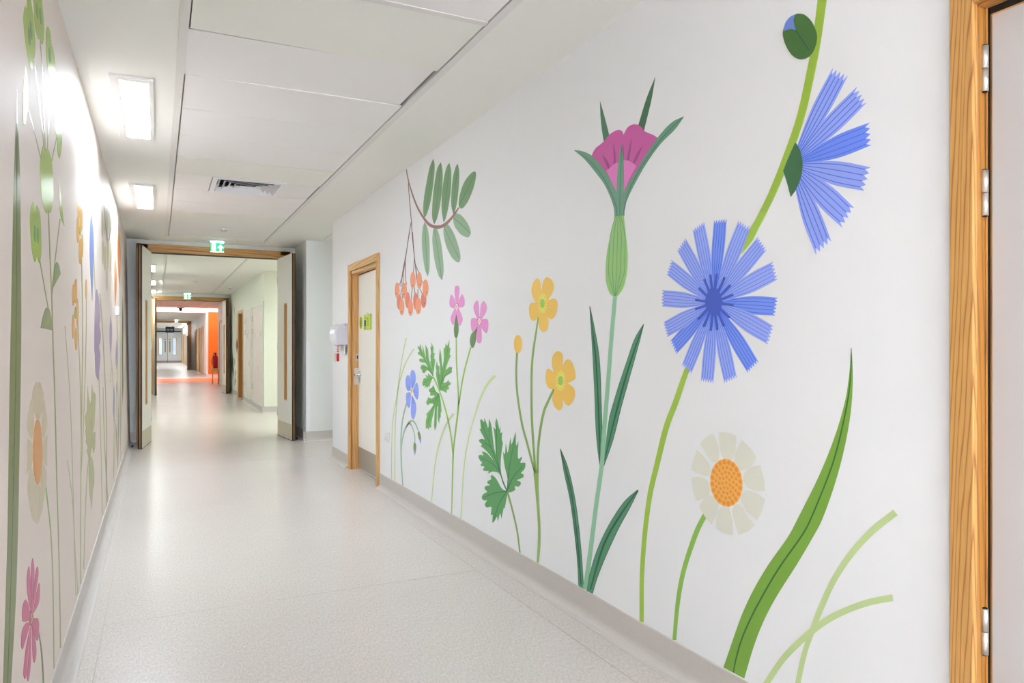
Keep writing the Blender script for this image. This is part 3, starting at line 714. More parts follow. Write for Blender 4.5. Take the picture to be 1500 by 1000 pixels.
bx('rod', M_blackseal, s, -.2, -.18, -.01, .01, .42, .52); bx('rod', M_blackseal, s, .18, .2, -.01, .01, .42, .52)
bm = new_bm()
for k in range(7):
    if k == 3: continue
    box(bm, -.19 + k * .055, -.155 + k * .055, -.024, -.02, .16, .25 - .02 * (k % 2))
obj('lettering', bm, mat('sign_letter', rgb(190, 196, 206), .5), s)

# ------------------------------------------------------------------ the mural: flat vinyl shapes applied to the walls
SA, CA = math.sin(YAW), math.cos(YAW)
def wall_pt(px, py, side):
    u = (px - 750) / F; v = (HOR - py) / F
    dx, dy, dz = SA + u * CA, CA - u * SA, v
    if side == 'R': t = XR / dx
    elif side == 'S': t = 1.92 / dx
    else: t = (LA + LB * CAMH) / (dx - LB * dz)
    return (dy * t, CAMH + dz * t)
PAINT = {}
def paint(c, rough=None):
    k = (c, rough)
    if k not in PAINT: PAINT[k] = mat('vinyl_%02x%02x%02x' % c + ('s' if rough else ''), rgb(*c, 0.93 if rough else 1.18), rough or 0.5, spec=.07 if rough else .5, noise=.03, nscale=3)
    return PAINT[k]
def smooth(pts, closed=True, n=5):
    """Catmull-Rom through pts; a third value marks a corner"""
    P = [Vector((p[0], p[1])) for p in pts]; K = [len(p) > 2 for p in pts]; N = len(P); out = []
    for i in range(N if closed else N - 1):
        j = (i + 1) % N
        a, b = P[i], P[j]
        pr = P[i - 1] if (closed or i > 0) else a; nx = P[(i + 2) % N] if (closed or i + 2 < N) else b
        ta = (b - a) if K[i] else (b - pr) * .5
        tb = (b - a) if K[j] else (nx - a) * .5
        L = (b - a).length
        for t_ in (ta, tb):
            if t_.length > 1.2 * L and t_.length > 0: t_ *= 1.2 * L / t_.length
        for s in range(n):
            t = s / n; t2 = t * t; t3 = t2 * t
            out.append(a * (2 * t3 - 3 * t2 + 1) + ta * (t3 - 2 * t2 + t) + b * (3 * t2 - 2 * t3) + tb * (t3 - t2))
    if not closed: out.append(P[-1])
    return out
def view(x0, y0, s): return lambda p: (x0 + p[0] / s, y0 + p[1] / s)
class Plant:
    def __init__(self, name, label, side, base, cat='wall mural plant', group=None):
        self.side = side
        y, z = wall_pt(base[0], base[1], side); x = {'R': XR, 'S': 1.92}.get(side, None)
        if x is None: x = xl(z)
        self.o = tag(empty(name, (x, y, z)), label, cat, group); self.org = (x, y, z); self.v = lambda p: p; self.s = 1.0; self.sgn = 1 if side == 'L' else -1
    def V(self, x0, y0, s): self.v = view(x0, y0, s); self.s = s; return self
    def px(self): self.v = lambda p: p; self.s = 1.0; return self
    def world(self, p, off):
        y, z = wall_pt(p[0], p[1], self.side)
        x = {'R': XR, 'S': 1.92}.get(self.side)
        if x is None: x = xl(z)
        return (x + self.sgn * off - self.org[0], y - self.org[1], z - self.org[2])
    def mesh(self, loops, name, col, layer, parent=None, kind=None, label=None, rough=None):
        """loops: list of closed outlines in photo pixels"""
        bm = new_bm(); off = 0.0006 + 0.00045 * layer
        for L in loops:
            pts = []
            for p in L:
                if not pts or (Vector(p) - Vector(pts[-1])).length > .02: pts.append(p)
            if len(pts) < 3: continue
            area = sum(pts[i][0] * pts[(i + 1) % len(pts)][1] - pts[(i + 1) % len(pts)][0] * pts[i][1] for i in range(len(pts)))
            fr = [bm.verts.new(self.world(p, off)) for p in pts]
            bk = [bm.verts.new(self.world(p, 0.0002)) for p in pts]
            tris = tessellate_polygon([[Vector((p[0], p[1], 0)) for p in pts]])
            for t in tris:
                try: bm.faces.new([fr[i] for i in t])
                except ValueError: pass
            for i in range(len(pts)):
                j = (i + 1) % len(pts)
                try: bm.faces.new((fr[i], fr[j], bk[j], bk[i]))
                except ValueError: pass
        me = bpy.data.meshes.new(name); bm.normal_update()
        for f in bm.faces:
            if abs(f.normal.x) > .5 and (f.normal.x > 0) != (self.sgn > 0): f.normal_flip()
        bm.to_mesh(me); bm.free()
        me.materials.append(paint(col, rough or (0.28 if self.side == 'L' else None))); o = bpy.data.objects.new(name, me); COL.objects.link(o)
        o.parent = parent or self.o
        if kind: o['kind'] = kind
        if label: o['label'] = label
        return o
    def poly(self, name, pts, col, layer=0, n=5, parent=None, label=None):
        q = [tuple(self.v(p)) + tuple(p[2:]) for p in pts]
        return self.mesh([smooth(q, True, n)], name, col, layer, parent, label=label)
    def ribbon(self, pts, w, n=5):
        """pts centre line, w one width or a list, in view units; returns the outline"""
        q = [self.v(p) for p in pts]; C_ = smooth([tuple(a) for a in q], False, n); N = len(C_)
        ws = w if isinstance(w, (list, tuple)) else [w, w]
        out_l, out_r = [], []
        for i, c in enumerate(C_):
            f = i / (N - 1) * (len(ws) - 1); k = min(int(f), len(ws) - 2); ww = (ws[k] * (1 - (f - k)) + ws[k + 1] * (f - k)) / self.s / 2
            d = (C_[min(i + 1, N - 1)] - C_[max(i - 1, 0)])
            if d.length == 0: d = Vector((0, 1))
            d.normalize(); nn = Vector((-d.y, d.x)) * max(ww, .02)
            out_l.append(c + nn); out_r.append(c - nn)
        return out_l + out_r[::-1]
    def stroke(self, name, pts, w, col, layer=0, parent=None, n=5):
        return self.mesh([self.ribbon(pts, w, n)], name, col, layer, parent)
    def strokes(self, name, lst, col, layer=1, parent=None, n=4):
        return self.mesh([self.ribbon(p, w, n) for p, w in lst], name, col, layer, parent)
    def ell(self, cx, cy, rx, ry, rot=0, n=20):
        c, s = math.cos(math.radians(rot)), math.sin(math.radians(rot)); out = []
        for i in range(n):
            a = 2 * math.pi * i / n; x, y = rx * math.cos(a), ry * math.sin(a)
            out.append(Vector(self.v((cx + x * c - y * s, cy + x * s + y * c))))
        return out
    def ellipse(self, name, cx, cy, rx, ry, col, layer=0, rot=0, n=24, parent=None):
        return self.mesh([self.ell(cx, cy, rx, ry, rot, n)], name, col, layer, parent)

# ---- right wall -----------------------------------------------------------
G_PALE = (186, 206, 146); 
# rowan branch
p = Plant('rowan_branch', 'green leafed rowan branch with orange berries painted beside the ceiling edge', 'R', (625, 460))
GT, GB = (112, 152, 104), (141, 174, 140)
p.V(570, 220, 6.667)
for L in ([(432, 80, 1), (445, 150), (435, 300), (405, 500), (370, 620), (345, 660, 1), (333, 600), (340, 470), (365, 320), (395, 170)],
          [(506, 115, 1), (522, 200), (520, 350), (500, 520), (470, 660), (440, 725, 1), (420, 650), (425, 500), (440, 350), (470, 180)],
          [(588, 122, 1), (606, 200), (605, 350), (585, 520), (555, 660), (533, 708, 1), (515, 600), (515, 450), (535, 280), (560, 170)],
          [(670, 130, 1), (685, 210), (680, 360), (665, 500), (645, 590), (630, 630, 1), (608, 540), (610, 400), (625, 260), (650, 165)],
          [(835, 207), (850, 240), (830, 350), (780, 480), (730, 555), (700, 568), (680, 540), (690, 440), (730, 320), (790, 235)]): p.poly('leaf', L, GT)
p.poly('leaf', [(660, 615), (710, 640), (765, 710), (797, 790), (790, 835), (760, 850), (700, 820), (645, 750), (626, 680), (632, 635)], GB)
p.strokes('leaf_veins', [([(430, 95), (405, 300), (375, 500), (348, 650)], 4), ([(505, 130), (485, 350), (455, 600), (440, 720)], 4), ([(587, 140), (570, 350), (545, 560), (535, 700)], 4),
   ([(668, 150), (650, 330), (632, 520), (628, 620)], 4), ([(845, 215), (770, 370), (685, 545)], 5), ([(630, 660), (710, 730), (792, 808)], 5)], (92, 122, 116), 1)
p.px()
for L in ([(652, 328.8), (657, 329.5), (666, 344.5), (673.5, 368), (674.3, 380), (671, 384.3), (662, 377), (654, 361), (650.2, 345), (650, 334)],
          [(635.5, 334), (640, 335), (645, 350.5), (648.3, 372), (650, 396), (647.7, 411, 1), (642, 402), (636.5, 380), (633.5, 355), (634, 342)],
          [(622, 324.5, 1), (626, 333), (629, 352), (629.5, 375), (629, 396), (626.5, 405, 1), (622.5, 394), (619, 370), (618, 350), (619.5, 333)]): p.poly('leaf', L, GB)
p.strokes('leaf_veins', [([(651, 333), (660, 353), (673, 379)], .7), ([(636.5, 337), (642, 370), (647, 408)], .7), ([(622.5, 328), (624, 360), (626, 402)], .7)], (112, 140, 132), 1)
p.V(570, 220, 6.667)
p.stroke('branch', [(167, 180), (200, 340), (270, 540), (345, 670), (400, 730), (470, 750), (540, 730), (620, 650), (680, 560)], [8, 10, 15, 20, 28, 33, 30, 20, 10], (146, 108, 104), 2)
p.V(570, 340, 7.692)
p.V(570, 220, 6.667)
p.strokes('twig', [([(188, 320), (200, 480), (218, 690)], 6), ([(218, 690), (228, 850), (243, 1000), (265, 1200), (272, 1285)], 6), ([(216, 700), (190, 860), (168, 1000), (133, 1190), (115, 1330)], 6)], (128, 92, 88), 2)
p.V(570, 340, 7.692)
p.strokes('twig', [([(228, 0), (205, 160), (183, 320), (160, 470)], 6), ([(265, 0), (275, 150), (285, 290), (275, 450)], 6), ([(160, 470), (115, 598)], 5), ([(158, 480), (156, 580), (130, 705)], 5), ([(183, 320), (188, 520), (197, 590)], 5),
   ([(285, 290), (300, 370), (335, 452)], 5), ([(300, 370), (312, 490)], 5), ([(155, 600), (148, 750)], 5), ([(262, 630), (250, 760)], 6), ([(285, 625), (293, 690)], 6), ([(325, 640), (325, 735)], 6), ([(350, 640), (372, 690)], 6), ([(368, 540), (385, 580)], 5)], (128, 92, 88), 2)
for a in ((115, 785, 25, 88), (210, 765, 27, 92), (300, 775, 27, 95), (390, 765, 30, 88)): p.ellipse('berry', *a, (217, 130, 112), 3)
for a in ((93, 655, 25, 90), (175, 660, 27, 92), (270, 542, 29, 95), (342, 545, 29, 95), (412, 632, 32, 100), (145, 843, 27, 92), (243, 850, 28, 92), (330, 830, 31, 95)): p.ellipse('berry', *a, (230, 152, 116), 4)
p.mesh([p.ell(x, y, 5, 8, n=8) for x, y in ((80, 690), (172, 700), (270, 603), (352, 593), (425, 678), (143, 898), (241, 902), (332, 886), (402, 803))], 'berry_dots', (100, 90, 80), 5)

# pale grasses by the single door
p = Plant('pale_grass', 'two thin pale green grass blades painted closest to the single door', 'R', (575, 706), group=None)
p.px()
p.stroke('blade', [(595.3, 494.6), (590, 519.6), (585.2, 552), (581, 582), (578, 600), (575, 620), (573.6, 662), (573.4, 704.5)], [1.4, 1.2, 1.2, 1], G_PALE)
p.stroke('blade', [(606.2, 511), (594.8, 530.4), (585.8, 557), (582.2, 578), (580.5, 600), (579.2, 620), (578.6, 662), (578.6, 707)], [1.8, 1.5, 1.2, 1], G_PALE)

# small blue flower with nodding buds
p = Plant('blue_flower', 'small five petalled blue flower with two nodding buds on a grey green stem', 'R', (590, 714))
p.V(560, 480, 8.333); BL = (141, 161, 236)
p.px(); p.stroke('stem', [(596.5, 588), (592, 604), (588.8, 622), (587.4, 645), (587.8, 675), (589.3, 700), (590.3, 713.5)], [1.9, 1.8, 1.6], (146, 180, 160), 0)
p.V(560, 590, 8.333)
p.stroke('stem', [(233, 570), (245, 450), (275, 330), (325, 250), (362, 285), (392, 380), (400, 475)], [10, 12, 17, 20, 12, 10, 8], (150, 184, 166), 1)
p.stroke('stem', [(290, 300), (330, 238), (370, 218), (410, 262), (440, 345)], [10, 25, 20, 14, 9], (150, 184, 166), 1)
p.poly('bud', [(395, 472, 1), (413, 510), (414, 560), (405, 610), (395, 620), (387, 600), (382, 550), (384, 505)], (118, 150, 98), 2)
p.poly('bud_tip', [(390, 590), (397, 575), (406, 600), (397, 641, 1)], BL, 3)
p.poly('bud', [(450, 340, 1), (468, 390), (474, 440), (470, 470), (455, 455), (440, 410), (434, 365)], (118, 150, 98), 2)
p.poly('bud_tip', [(455, 450), (468, 440), (476, 470), (472, 499, 1)], BL, 3)
p.V(560, 480, 8.333)
for L in ([(360, 745, 1), (345, 650), (345, 560), (365, 515), (395, 535), (408, 600), (400, 680)], [(348, 765, 1), (310, 765), (288, 700), (290, 620), (313, 575), (335, 605), (345, 680)],
          [(375, 765, 1), (400, 700), (425, 670), (440, 720), (445, 800), (430, 875), (400, 840)], [(345, 785, 1), (350, 850), (340, 950), (325, 975), (300, 930), (292, 850), (300, 795)],
          [(362, 820, 1), (400, 890), (415, 980), (400, 1080), (378, 1115), (355, 1070), (352, 980)]): p.poly('petal', L, BL, 3)
p.strokes('petal_veins', [([(362, 740), (372, 640)], 3), ([(368, 740), (390, 650)], 3), ([(345, 755), (312, 700)], 3), ([(345, 760), (330, 680)], 3), ([(380, 775), (425, 740)], 3), ([(380, 780), (432, 790)], 3), ([(380, 790), (420, 830)], 3), ([(342, 795), (315, 850)], 3), ([(360, 830), (372, 930)], 3), ([(368, 840), (390, 930)], 3)], (110, 130, 205), 4)
p.ellipse('flower_centre', 361, 772, 15, 38, (240, 236, 226), 5); p.ellipse('flower_centre', 361, 770, 11, 28, (228, 196, 92), 6)

# finely cut green leaf
p = Plant('cut_leaf', 'finely cut mid green leaf between the small blue flower and the pink flowers', 'R', (664, 662))
p.px(); p.stroke('stem', [(634.8, 552), (644, 573), (651, 594), (656.2, 614), (661, 640), (664, 668)], 2.1, (150, 192, 92), 0)
p.V(600, 490, 6.667); GC = (112, 172, 96)
p.poly('leaflet', [(232, 412, 1), (190, 355), (165, 350), (150, 372), (128, 370), (122, 345), (108, 325), (118, 298), (140, 295), (185, 320), (155, 275), (125, 272), (100, 262), (95, 240), (120, 232), (145, 240), (110, 208), (85, 190), (82, 170), (98, 165), (80, 125), (82, 108), (95, 125), (102, 92, 1), (115, 130), (133, 180, 1), (125, 100, 1), (145, 170), (160, 230, 1), (155, 98, 1), (172, 130), (180, 140), (190, 240), (210, 300), (232, 355, 1), (200, 262, 1), (208, 260), (205, 205), (212, 180), (203, 120), (212, 125), (216, 75, 1), (228, 115), (235, 120), (233, 180), (245, 180), (240, 230), (252, 245, 1), (240, 330), (232, 380)], GC, 1, 3)
p.poly('leaflet', [(230, 418, 1), (210, 400), (180, 378, 1), (180, 402), (155, 392, 1), (165, 420), (140, 428), (133, 450), (127, 470), (130, 500), (150, 495), (145, 525, 1), (165, 505), (170, 530, 1), (185, 500), (192, 520, 1), (205, 470)], GC, 1, 3)
p.poly('leaflet', [(295, 545, 1), (270, 450), (258, 380), (262, 360), (256, 310), (268, 258, 1), (275, 300), (292, 310), (292, 370), (300, 400, 1), (298, 300), (288, 230), (297, 135, 1), (308, 190), (320, 330, 1), (335, 240), (333, 130, 1), (345, 130), (355, 80, 1), (368, 110), (390, 50, 1), (388, 130), (400, 125, 1), (392, 200), (405, 200, 1), (375, 270), (350, 345, 1), (380, 325), (400, 308, 1), (400, 320), (418, 318, 1), (410, 350), (415, 365), (385, 385), (350, 410), (335, 450), (330, 470, 1), (360, 465), (380, 440, 1), (385, 462), (400, 465), (398, 490), (380, 500), (385, 530), (362, 540), (360, 568), (330, 550)], GC, 1, 3)
p.poly('leaflet', [(290, 575, 1), (262, 560), (232, 492, 1), (220, 515), (195, 530), (190, 550), (205, 570), (200, 590), (220, 595), (240, 590), (240, 610), (210, 625), (185, 608, 1), (178, 625), (165, 650), (165, 668), (178, 690, 1), (205, 672), (235, 680), (200, 735), (165, 775, 1), (170, 800), (160, 840), (160, 920, 1), (180, 910), (185, 930, 1), (200, 900), (210, 915, 1), (215, 850), (240, 740), (248, 700, 1), (240, 870), (240, 895), (248, 938, 1), (262, 895), (265, 850), (270, 700), (278, 700), (275, 820), (290, 865, 1), (295, 810), (303, 810), (305, 760), (313, 750, 1), (305, 650)], GC, 1, 3)
p.strokes('leaf_veins', [([(232, 410), (180, 310), (130, 210), (95, 130)], [5, 2]), ([(200, 350), (160, 322), (122, 325)], 3), ([(228, 420), (180, 445), (138, 470)], 4), ([(232, 400), (190, 290), (160, 150)], 2), ([(230, 350), (218, 220), (216, 110)], 2),
   ([(300, 530), (318, 380), (300, 200)], 2), ([(300, 520), (345, 300), (380, 110)], 2), ([(295, 470), (272, 300)], 2), ([(305, 480), (340, 410), (388, 370)], 3.5), ([(300, 530), (340, 512), (375, 488)], 3.5), ([(288, 575), (250, 558), (215, 555)], 3.5), ([(285, 580), (245, 640), (190, 652)], 3.5), ([(285, 585), (215, 750), (180, 870)], 2.5), ([(288, 590), (255, 760), (252, 900)], 2), ([(292, 590), (290, 820)], 2)], (58, 122, 84), 2)

# pink campion pair
p = Plant('pink_flowers', 'pair of pink five petalled flowers with dark green calyxes on forked stems', 'R', (661, 754))
GS = (146, 188, 88)
p.px(); p.stroke('stem', [(668.5, 495), (668.6, 520), (669.5, 545), (671, 567), (672, 592)], [1.8, 2], GS)
p.stroke('stem', [(689.8, 508), (682.4, 535), (677, 560), (672.6, 589)], [2.2, 2], GS)
p.stroke('stem', [(672.2, 586), (670.5, 606), (667, 635), (664, 663), (663, 699), (661.4, 754.5)], [2.6, 2.3, 2.2, 1.6], GS)
p.V(640, 410, 10); PK = (221, 148, 202); CX = (104, 138, 92)
for L in ([(298, 83), (328, 105), (330, 170), (318, 290, 1), (300, 350, 1), (275, 300, 1), (262, 200), (265, 105)], [(215, 215), (255, 270), (275, 310, 1), (290, 400, 1), (250, 415), (200, 390), (185, 330), (195, 250)],
          [(373, 210), (400, 260), (408, 320), (395, 385), (310, 412, 1), (290, 390, 1), (312, 310, 1), (345, 245)], [(270, 400, 1), (292, 470, 1), (275, 560), (250, 650), (235, 658), (210, 610), (202, 550), (230, 480)],
          [(310, 400, 1), (350, 480), (378, 570), (360, 640), (335, 670), (315, 650), (295, 560), (288, 470, 1)],
          [(585, 300), (610, 330), (622, 500, 1), (622, 590, 1), (590, 560, 1), (545, 450), (540, 370)], [(683, 310), (720, 350), (732, 420), (710, 490), (665, 565, 1), (622, 590, 1), (635, 500, 1), (645, 370)],
          [(590, 565, 1), (620, 600, 1), (590, 690), (530, 760), (505, 710), (498, 620), (510, 565), (550, 558)], [(670, 572, 1), (735, 570), (755, 620), (750, 730), (725, 780), (690, 750), (650, 690), (630, 600, 1)],
          [(600, 640, 1), (648, 640, 1), (658, 800), (655, 900), (625, 928), (590, 905), (582, 830)]): p.poly('petal', L, PK, 1)
for cx, cy in ((291, 396), (624, 606)):
    p.ellipse('flower_centre', cx, cy, 20, 48, (238, 222, 232), 2, n=10)
    p.mesh([[(Vector(p.v((cx + math.sin(a) * 26 + dx, cy + math.cos(a) * 52 + dy)))) for dx, dy in ((-4, -8), (4, -8), (4, 8), (-4, 8))] for a in (.8, 2.1, 3.1, 4.2, 5.5)], 'stamen_dots', (176, 70, 140), 3)
    p.ellipse('flower_centre', cx, cy, 11, 27, (230, 196, 130), 4, n=12)
p.poly('calyx', [(288, 505, 1), (310, 620), (320, 720), (305, 820), (285, 850), (265, 830), (253, 740), (262, 640)], CX, 5)
p.poly('calyx', [(597, 685, 1), (580, 790), (570, 900), (535, 990), (505, 975), (488, 890), (510, 790), (560, 740)], CX, 5)
p.strokes('calyx_ribs', [([(287, 540), (278, 700), (283, 840)], 2.5), ([(290, 540), (300, 700), (288, 840)], 2.5), ([(590, 710), (545, 830), (510, 960)], 2.5), ([(592, 720), (560, 860), (520, 980)], 2.5)], (74, 104, 72), 6)

p = Plant('pale_grass', 'single pale curved grass blade left of the pink flower stems', 'R', (632, 738))
p.px().stroke('blade', [(664.6, 605.6), (653.6, 622), (644, 648), (638, 676), (634.6, 706), (632, 738.5)], [3.2, 2.6, 1.8, 1.5, 1.3], (190, 212, 152), 0)
p = Plant('pale_grass', 'taller pale curved grass blade right of the pink flower stems', 'R', (675, 761))
p.px().stroke('blade', [(725, 550), (713.6, 563.6), (704, 583), (698, 601), (687, 640), (679.6, 686), (675, 761.5)], [4.2, 3, 2.2, 1.8, 1.6], (190, 212, 152), 0)

# broad green leaf
p = Plant('parsley_leaf', 'broad three lobed dark green leaf on its own stem at skirting level', 'R', (761.8, 811))
p.px().stroke('stem', [(743.4, 720), (752, 752), (758, 780), (761.8, 811)], [2.8, 2.4, 2.2], (130, 164, 92), 0)
p.V(620, 600, 5.556); GD = (90, 156, 92)
p.poly('lobe', [(682, 660, 1), (655, 600), (620, 520), (570, 503), (535, 515), (523, 523, 1), (533, 500), (500, 497), (488, 487), (498, 462), (470, 455), (468, 445), (480, 430), (462, 410), (450, 380), (465, 365), (490, 372), (478, 338, 1), (520, 355), (575, 418, 1), (545, 370), (500, 320), (470, 297, 1), (478, 280), (460, 262), (455, 245), (480, 237), (500, 240), (475, 190), (458, 155, 1), (470, 155), (465, 85), (475, 78), (495, 100), (498, 68, 1), (515, 110), (530, 150), (535, 75, 1), (550, 110), (560, 165), (575, 300), (592, 372, 1), (585, 250), (573, 140, 1), (590, 160), (587, 110), (597, 68, 1), (610, 115), (620, 160), (627, 125, 1), (630, 190), (643, 180, 1), (640, 240), (648, 270, 1), (632, 400), (632, 500), (650, 570), (684, 655, 1)], GD, 1, 4)
p.poly('lobe', [(682, 660, 1), (690, 580), (660, 440), (650, 340, 1), (665, 360), (672, 275, 1), (688, 350), (710, 228, 1), (720, 280), (752, 180, 1), (757, 290), (775, 255, 1), (770, 380), (780, 400), (800, 382), (803, 395), (790, 430), (820, 430), (832, 437), (825, 480), (795, 515), (815, 525), (812, 550), (765, 572), (790, 585), (793, 605), (775, 625), (745, 622), (748, 650), (720, 668), (690, 672)], GD, 1, 4)
p.poly('lobe', [(682, 660, 1), (640, 640), (600, 570), (570, 535), (550, 537), (553, 565), (525, 580), (525, 600), (545, 612), (510, 620), (500, 640), (520, 668), (490, 685), (477, 715), (495, 738), (520, 735), (502, 770), (520, 795), (555, 790), (550, 855, 1), (565, 855), (563, 920, 1), (580, 905), (600, 870), (607, 907, 1), (627, 840), (637, 885, 1), (655, 800), (663, 800, 1), (675, 740), (685, 680)], GD, 1, 4)
p.strokes('leaf_veins', [([(684, 662), (650, 590), (625, 500), (560, 320), (475, 110)], [8, 6, 5, 3, 2]), ([(625, 505), (560, 435), (468, 390)], [6, 4, 3]), ([(555, 310), (530, 285), (498, 270)], 4), ([(630, 500), (600, 380), (598, 120)], 3),
   ([(684, 660), (700, 480), (752, 210)], [6, 4, 2]), ([(684, 655), (735, 545), (810, 460)], [7, 4]), ([(680, 664), (580, 678), (488, 716)], [8, 4]), ([(682, 668), (625, 750), (578, 890)], [7, 3]), ([(540, 300), (535, 140)], 2)], (44, 106, 84), 2)

# buttercups
p = Plant('buttercups', 'yellow buttercup plant with two open flowers and one bud on a shared stem', 'R', (788, 824))
SG = (132, 168, 92)
p.px()
p.stroke('stem', [(757.5, 515), (756.3, 546), (758, 578), (764.6, 620), (772, 648), (784.5, 695)], [2.8, 2.8, 3, 3.2], SG, 0)
p.stroke('stem', [(789, 462), (785.8, 484), (781.8, 510), (779.3, 535), (778.6, 570), (779.5, 620), (784.5, 694)], [2, 3, 3.2, 3.4], SG, 0)
p.stroke('stem', [(812, 569), (803.6, 586.5), (797, 602), (791.4, 630), (788.2, 660), (787.4, 694)], [3.4, 3.6, 3.4, 3.2], SG, 0)
p.poly('stem', [(781.5, 692, 1), (789, 692, 1), (789.3, 720), (790.6, 747), (791.8, 770), (791.6, 800), (789.6, 824.5, 1), (786.2, 823, 1), (787.6, 800), (788.2, 775), (786.6, 745), (784, 715)], (144, 174, 98), 1)
YB = (234, 194, 94); YR = (228, 226, 110); YC = (164, 198, 88)
p.px().ellipse('bud', 759, 503.8, 6, 13.3, YB, 2)
C_ = (460, 450, 1)
p.V(740, 390, 8.333)
for L in ([(445, 305, 1), (430, 190), (400, 145), (355, 180), (325, 270), (330, 350), (375, 437, 1), C_], [(445, 305, 1), (465, 190), (510, 132), (570, 165), (600, 240), (580, 320), (525, 415, 1), C_],
          [(525, 415, 1), (600, 392), (635, 430), (638, 500), (620, 590), (570, 645), (520, 620, 1), C_], [(520, 620, 1), (530, 690), (515, 770), (470, 800), (430, 770), (412, 700), (410, 610, 1), C_],
          [(410, 610, 1), (375, 655), (340, 663), (305, 620), (292, 530), (310, 455), (375, 437, 1), C_]): p.poly('petal', L, YB, 2)
def rays(p, cx, cy, rx, ry, n, w, col, l=3):
    return p.strokes('stamens', [([(cx, cy), (cx + rx * math.cos(2 * math.pi * (i + .5) / n), cy + ry * math.sin(2 * math.pi * (i + .5) / n))], w) for i in range(n)], col, l, n=2)
rays(p, 461, 450, 62, 124, 18, 10, YR); p.ellipse('flower_centre', 459, 452, 27, 58, YC, 4)
p.V(740, 500, 8.333); C_ = (680, 478, 1)
for L in ([(598, 380, 1), (575, 280), (582, 180), (640, 118), (690, 140), (705, 200), (695, 325, 1), C_], [(695, 325, 1), (725, 250), (770, 217), (820, 260), (858, 380), (850, 460), (760, 512, 1), C_],
          [(760, 512, 1), (820, 545), (855, 610), (840, 710), (780, 780), (735, 760), (703, 700, 1), C_], [(703, 700, 1), (700, 790), (665, 840), (610, 800), (582, 720), (585, 650), (605, 580, 1), C_],
          [(605, 580, 1), (550, 578), (510, 530), (495, 440), (510, 350), (535, 333), (598, 380, 1), C_]): p.poly('petal', L, YB, 2)
rays(p, 680, 478, 66, 127, 18, 11, YR); p.ellipse('flower_centre', 680, 478, 29, 58, YC, 4)

# corncockle
p = Plant('corncockle', 'tall magenta corncockle with striped green body and pointed dark leaves', 'R', (860, 866))
p.V(810, 640, 4.167); CK = (141, 190, 156)
DG = (78, 142, 106); DGo = (52, 102, 76)
p.poly('leaf', [(45, 70, 1), (90, 180), (130, 350), (155, 520), (175, 720), (188, 905, 1), (186, 926, 1), (158, 910, 1), (150, 750), (130, 560), (105, 380), (70, 220)], DG, 1)
p.poly('leaf', [(520, 322), (440, 390), (370, 490), (310, 600), (260, 720), (225, 840), (207, 938, 1), (243, 955, 1), (270, 860), (330, 710), (400, 560), (460, 450), (520, 333)], DG, 1)
p.strokes('leaf_veins', [([(46, 74), (110, 320), (150, 620), (173, 900)], [3, 8, 8, 6]), ([(48, 90), (88, 260), (124, 470), (158, 800)], [2, 2.5]), ([(518, 326), (410, 480), (310, 660), (230, 930)], [5, 12, 12, 8])], (34, 90, 66), 2)
p.mesh([p.ribbon([(45, 70), (90, 180), (130, 350), (155, 520), (175, 720), (187, 905)], 2.5), p.ribbon([(45, 70), (70, 220), (105, 380), (130, 560), (150, 750), (158, 905)], 2.5), p.ribbon([(520, 330), (460, 450), (400, 560), (330, 710), (270, 860), (243, 952)], 3), p.ribbon([(518, 322), (440, 390), (370, 490), (310, 600), (260, 720), (225, 840), (208, 935)], 3)], 'leaf_edges', DGo, 2)
p.V(810, 440, 3.846)
p.poly('leaf', [(208, 32, 1), (235, 160), (262, 330), (272, 550), (277, 780), (268, 940, 1), (245, 750), (235, 500), (222, 250)], DG, 1)
p.poly('leaf', [(512, 133, 1), (460, 220), (415, 350), (365, 500), (320, 650), (300, 790), (288, 930, 1), (340, 780), (385, 600), (430, 440), (480, 260)], DG, 1)
p.strokes('leaf_veins', [([(209, 40), (240, 300), (255, 560), (266, 930)], [3, 7, 7, 4]), ([(225, 200), (250, 420), (268, 800)], 2.5), ([(510, 138), (440, 340), (370, 580), (292, 900)], [3, 10, 10, 4])], (34, 90, 66), 2)
p.mesh([p.ribbon([(208, 32), (235, 160), (262, 330), (272, 550), (277, 780), (268, 940)], 2.5), p.ribbon([(208, 32), (222, 250), (235, 500), (245, 750), (266, 940)], 2.5), p.ribbon([(512, 133), (460, 220), (415, 350), (365, 500), (318, 660)], 2.5), p.ribbon([(512, 133), (480, 260), (430, 440), (385, 600), (340, 780), (288, 930)], 2.5)], 'leaf_edges', DGo, 2)
p.px().stroke('stem', [(901.5, 432), (899, 460), (895.5, 500), (891, 560), (886, 620), (881.8, 680), (874, 736), (868, 784), (862, 830), (857, 862.5)], [5.6, 5.6, 5.8, 6, 6.4], CK, 3)
p.V(830, 100, 5.556)
p.poly('sepal', [(273, 268, 1), (310, 400), (347, 545, 1), (320, 620, 1), (303, 590), (280, 430)], (66, 120, 84), 1)
p.poly('sepal', [(722, 72, 1), (690, 260), (630, 505, 1), (600, 520), (580, 480, 1), (650, 250)], (56, 104, 70), 1)
MG = (196, 84, 158)
p.poly('petal', [(205, 712, 1), (235, 655), (300, 600), (350, 540), (415, 502), (450, 510), (465, 542, 1), (470, 800, 1), (460, 1090, 1), (390, 1010), (310, 870), (235, 775)], MG, 2)
p.poly('petal', [(465, 542, 1), (500, 480), (550, 456), (600, 470), (640, 515), (700, 540), (745, 568, 1), (650, 720), (560, 850), (490, 1000), (460, 1090, 1), (460, 800, 1)], MG, 2)
p.poly('petal_base', [(325, 835, 1), (400, 775), (480, 748), (530, 765), (570, 795, 1), (500, 930), (460, 1080, 1), (410, 1060), (370, 930)], (217, 120, 188), 3)
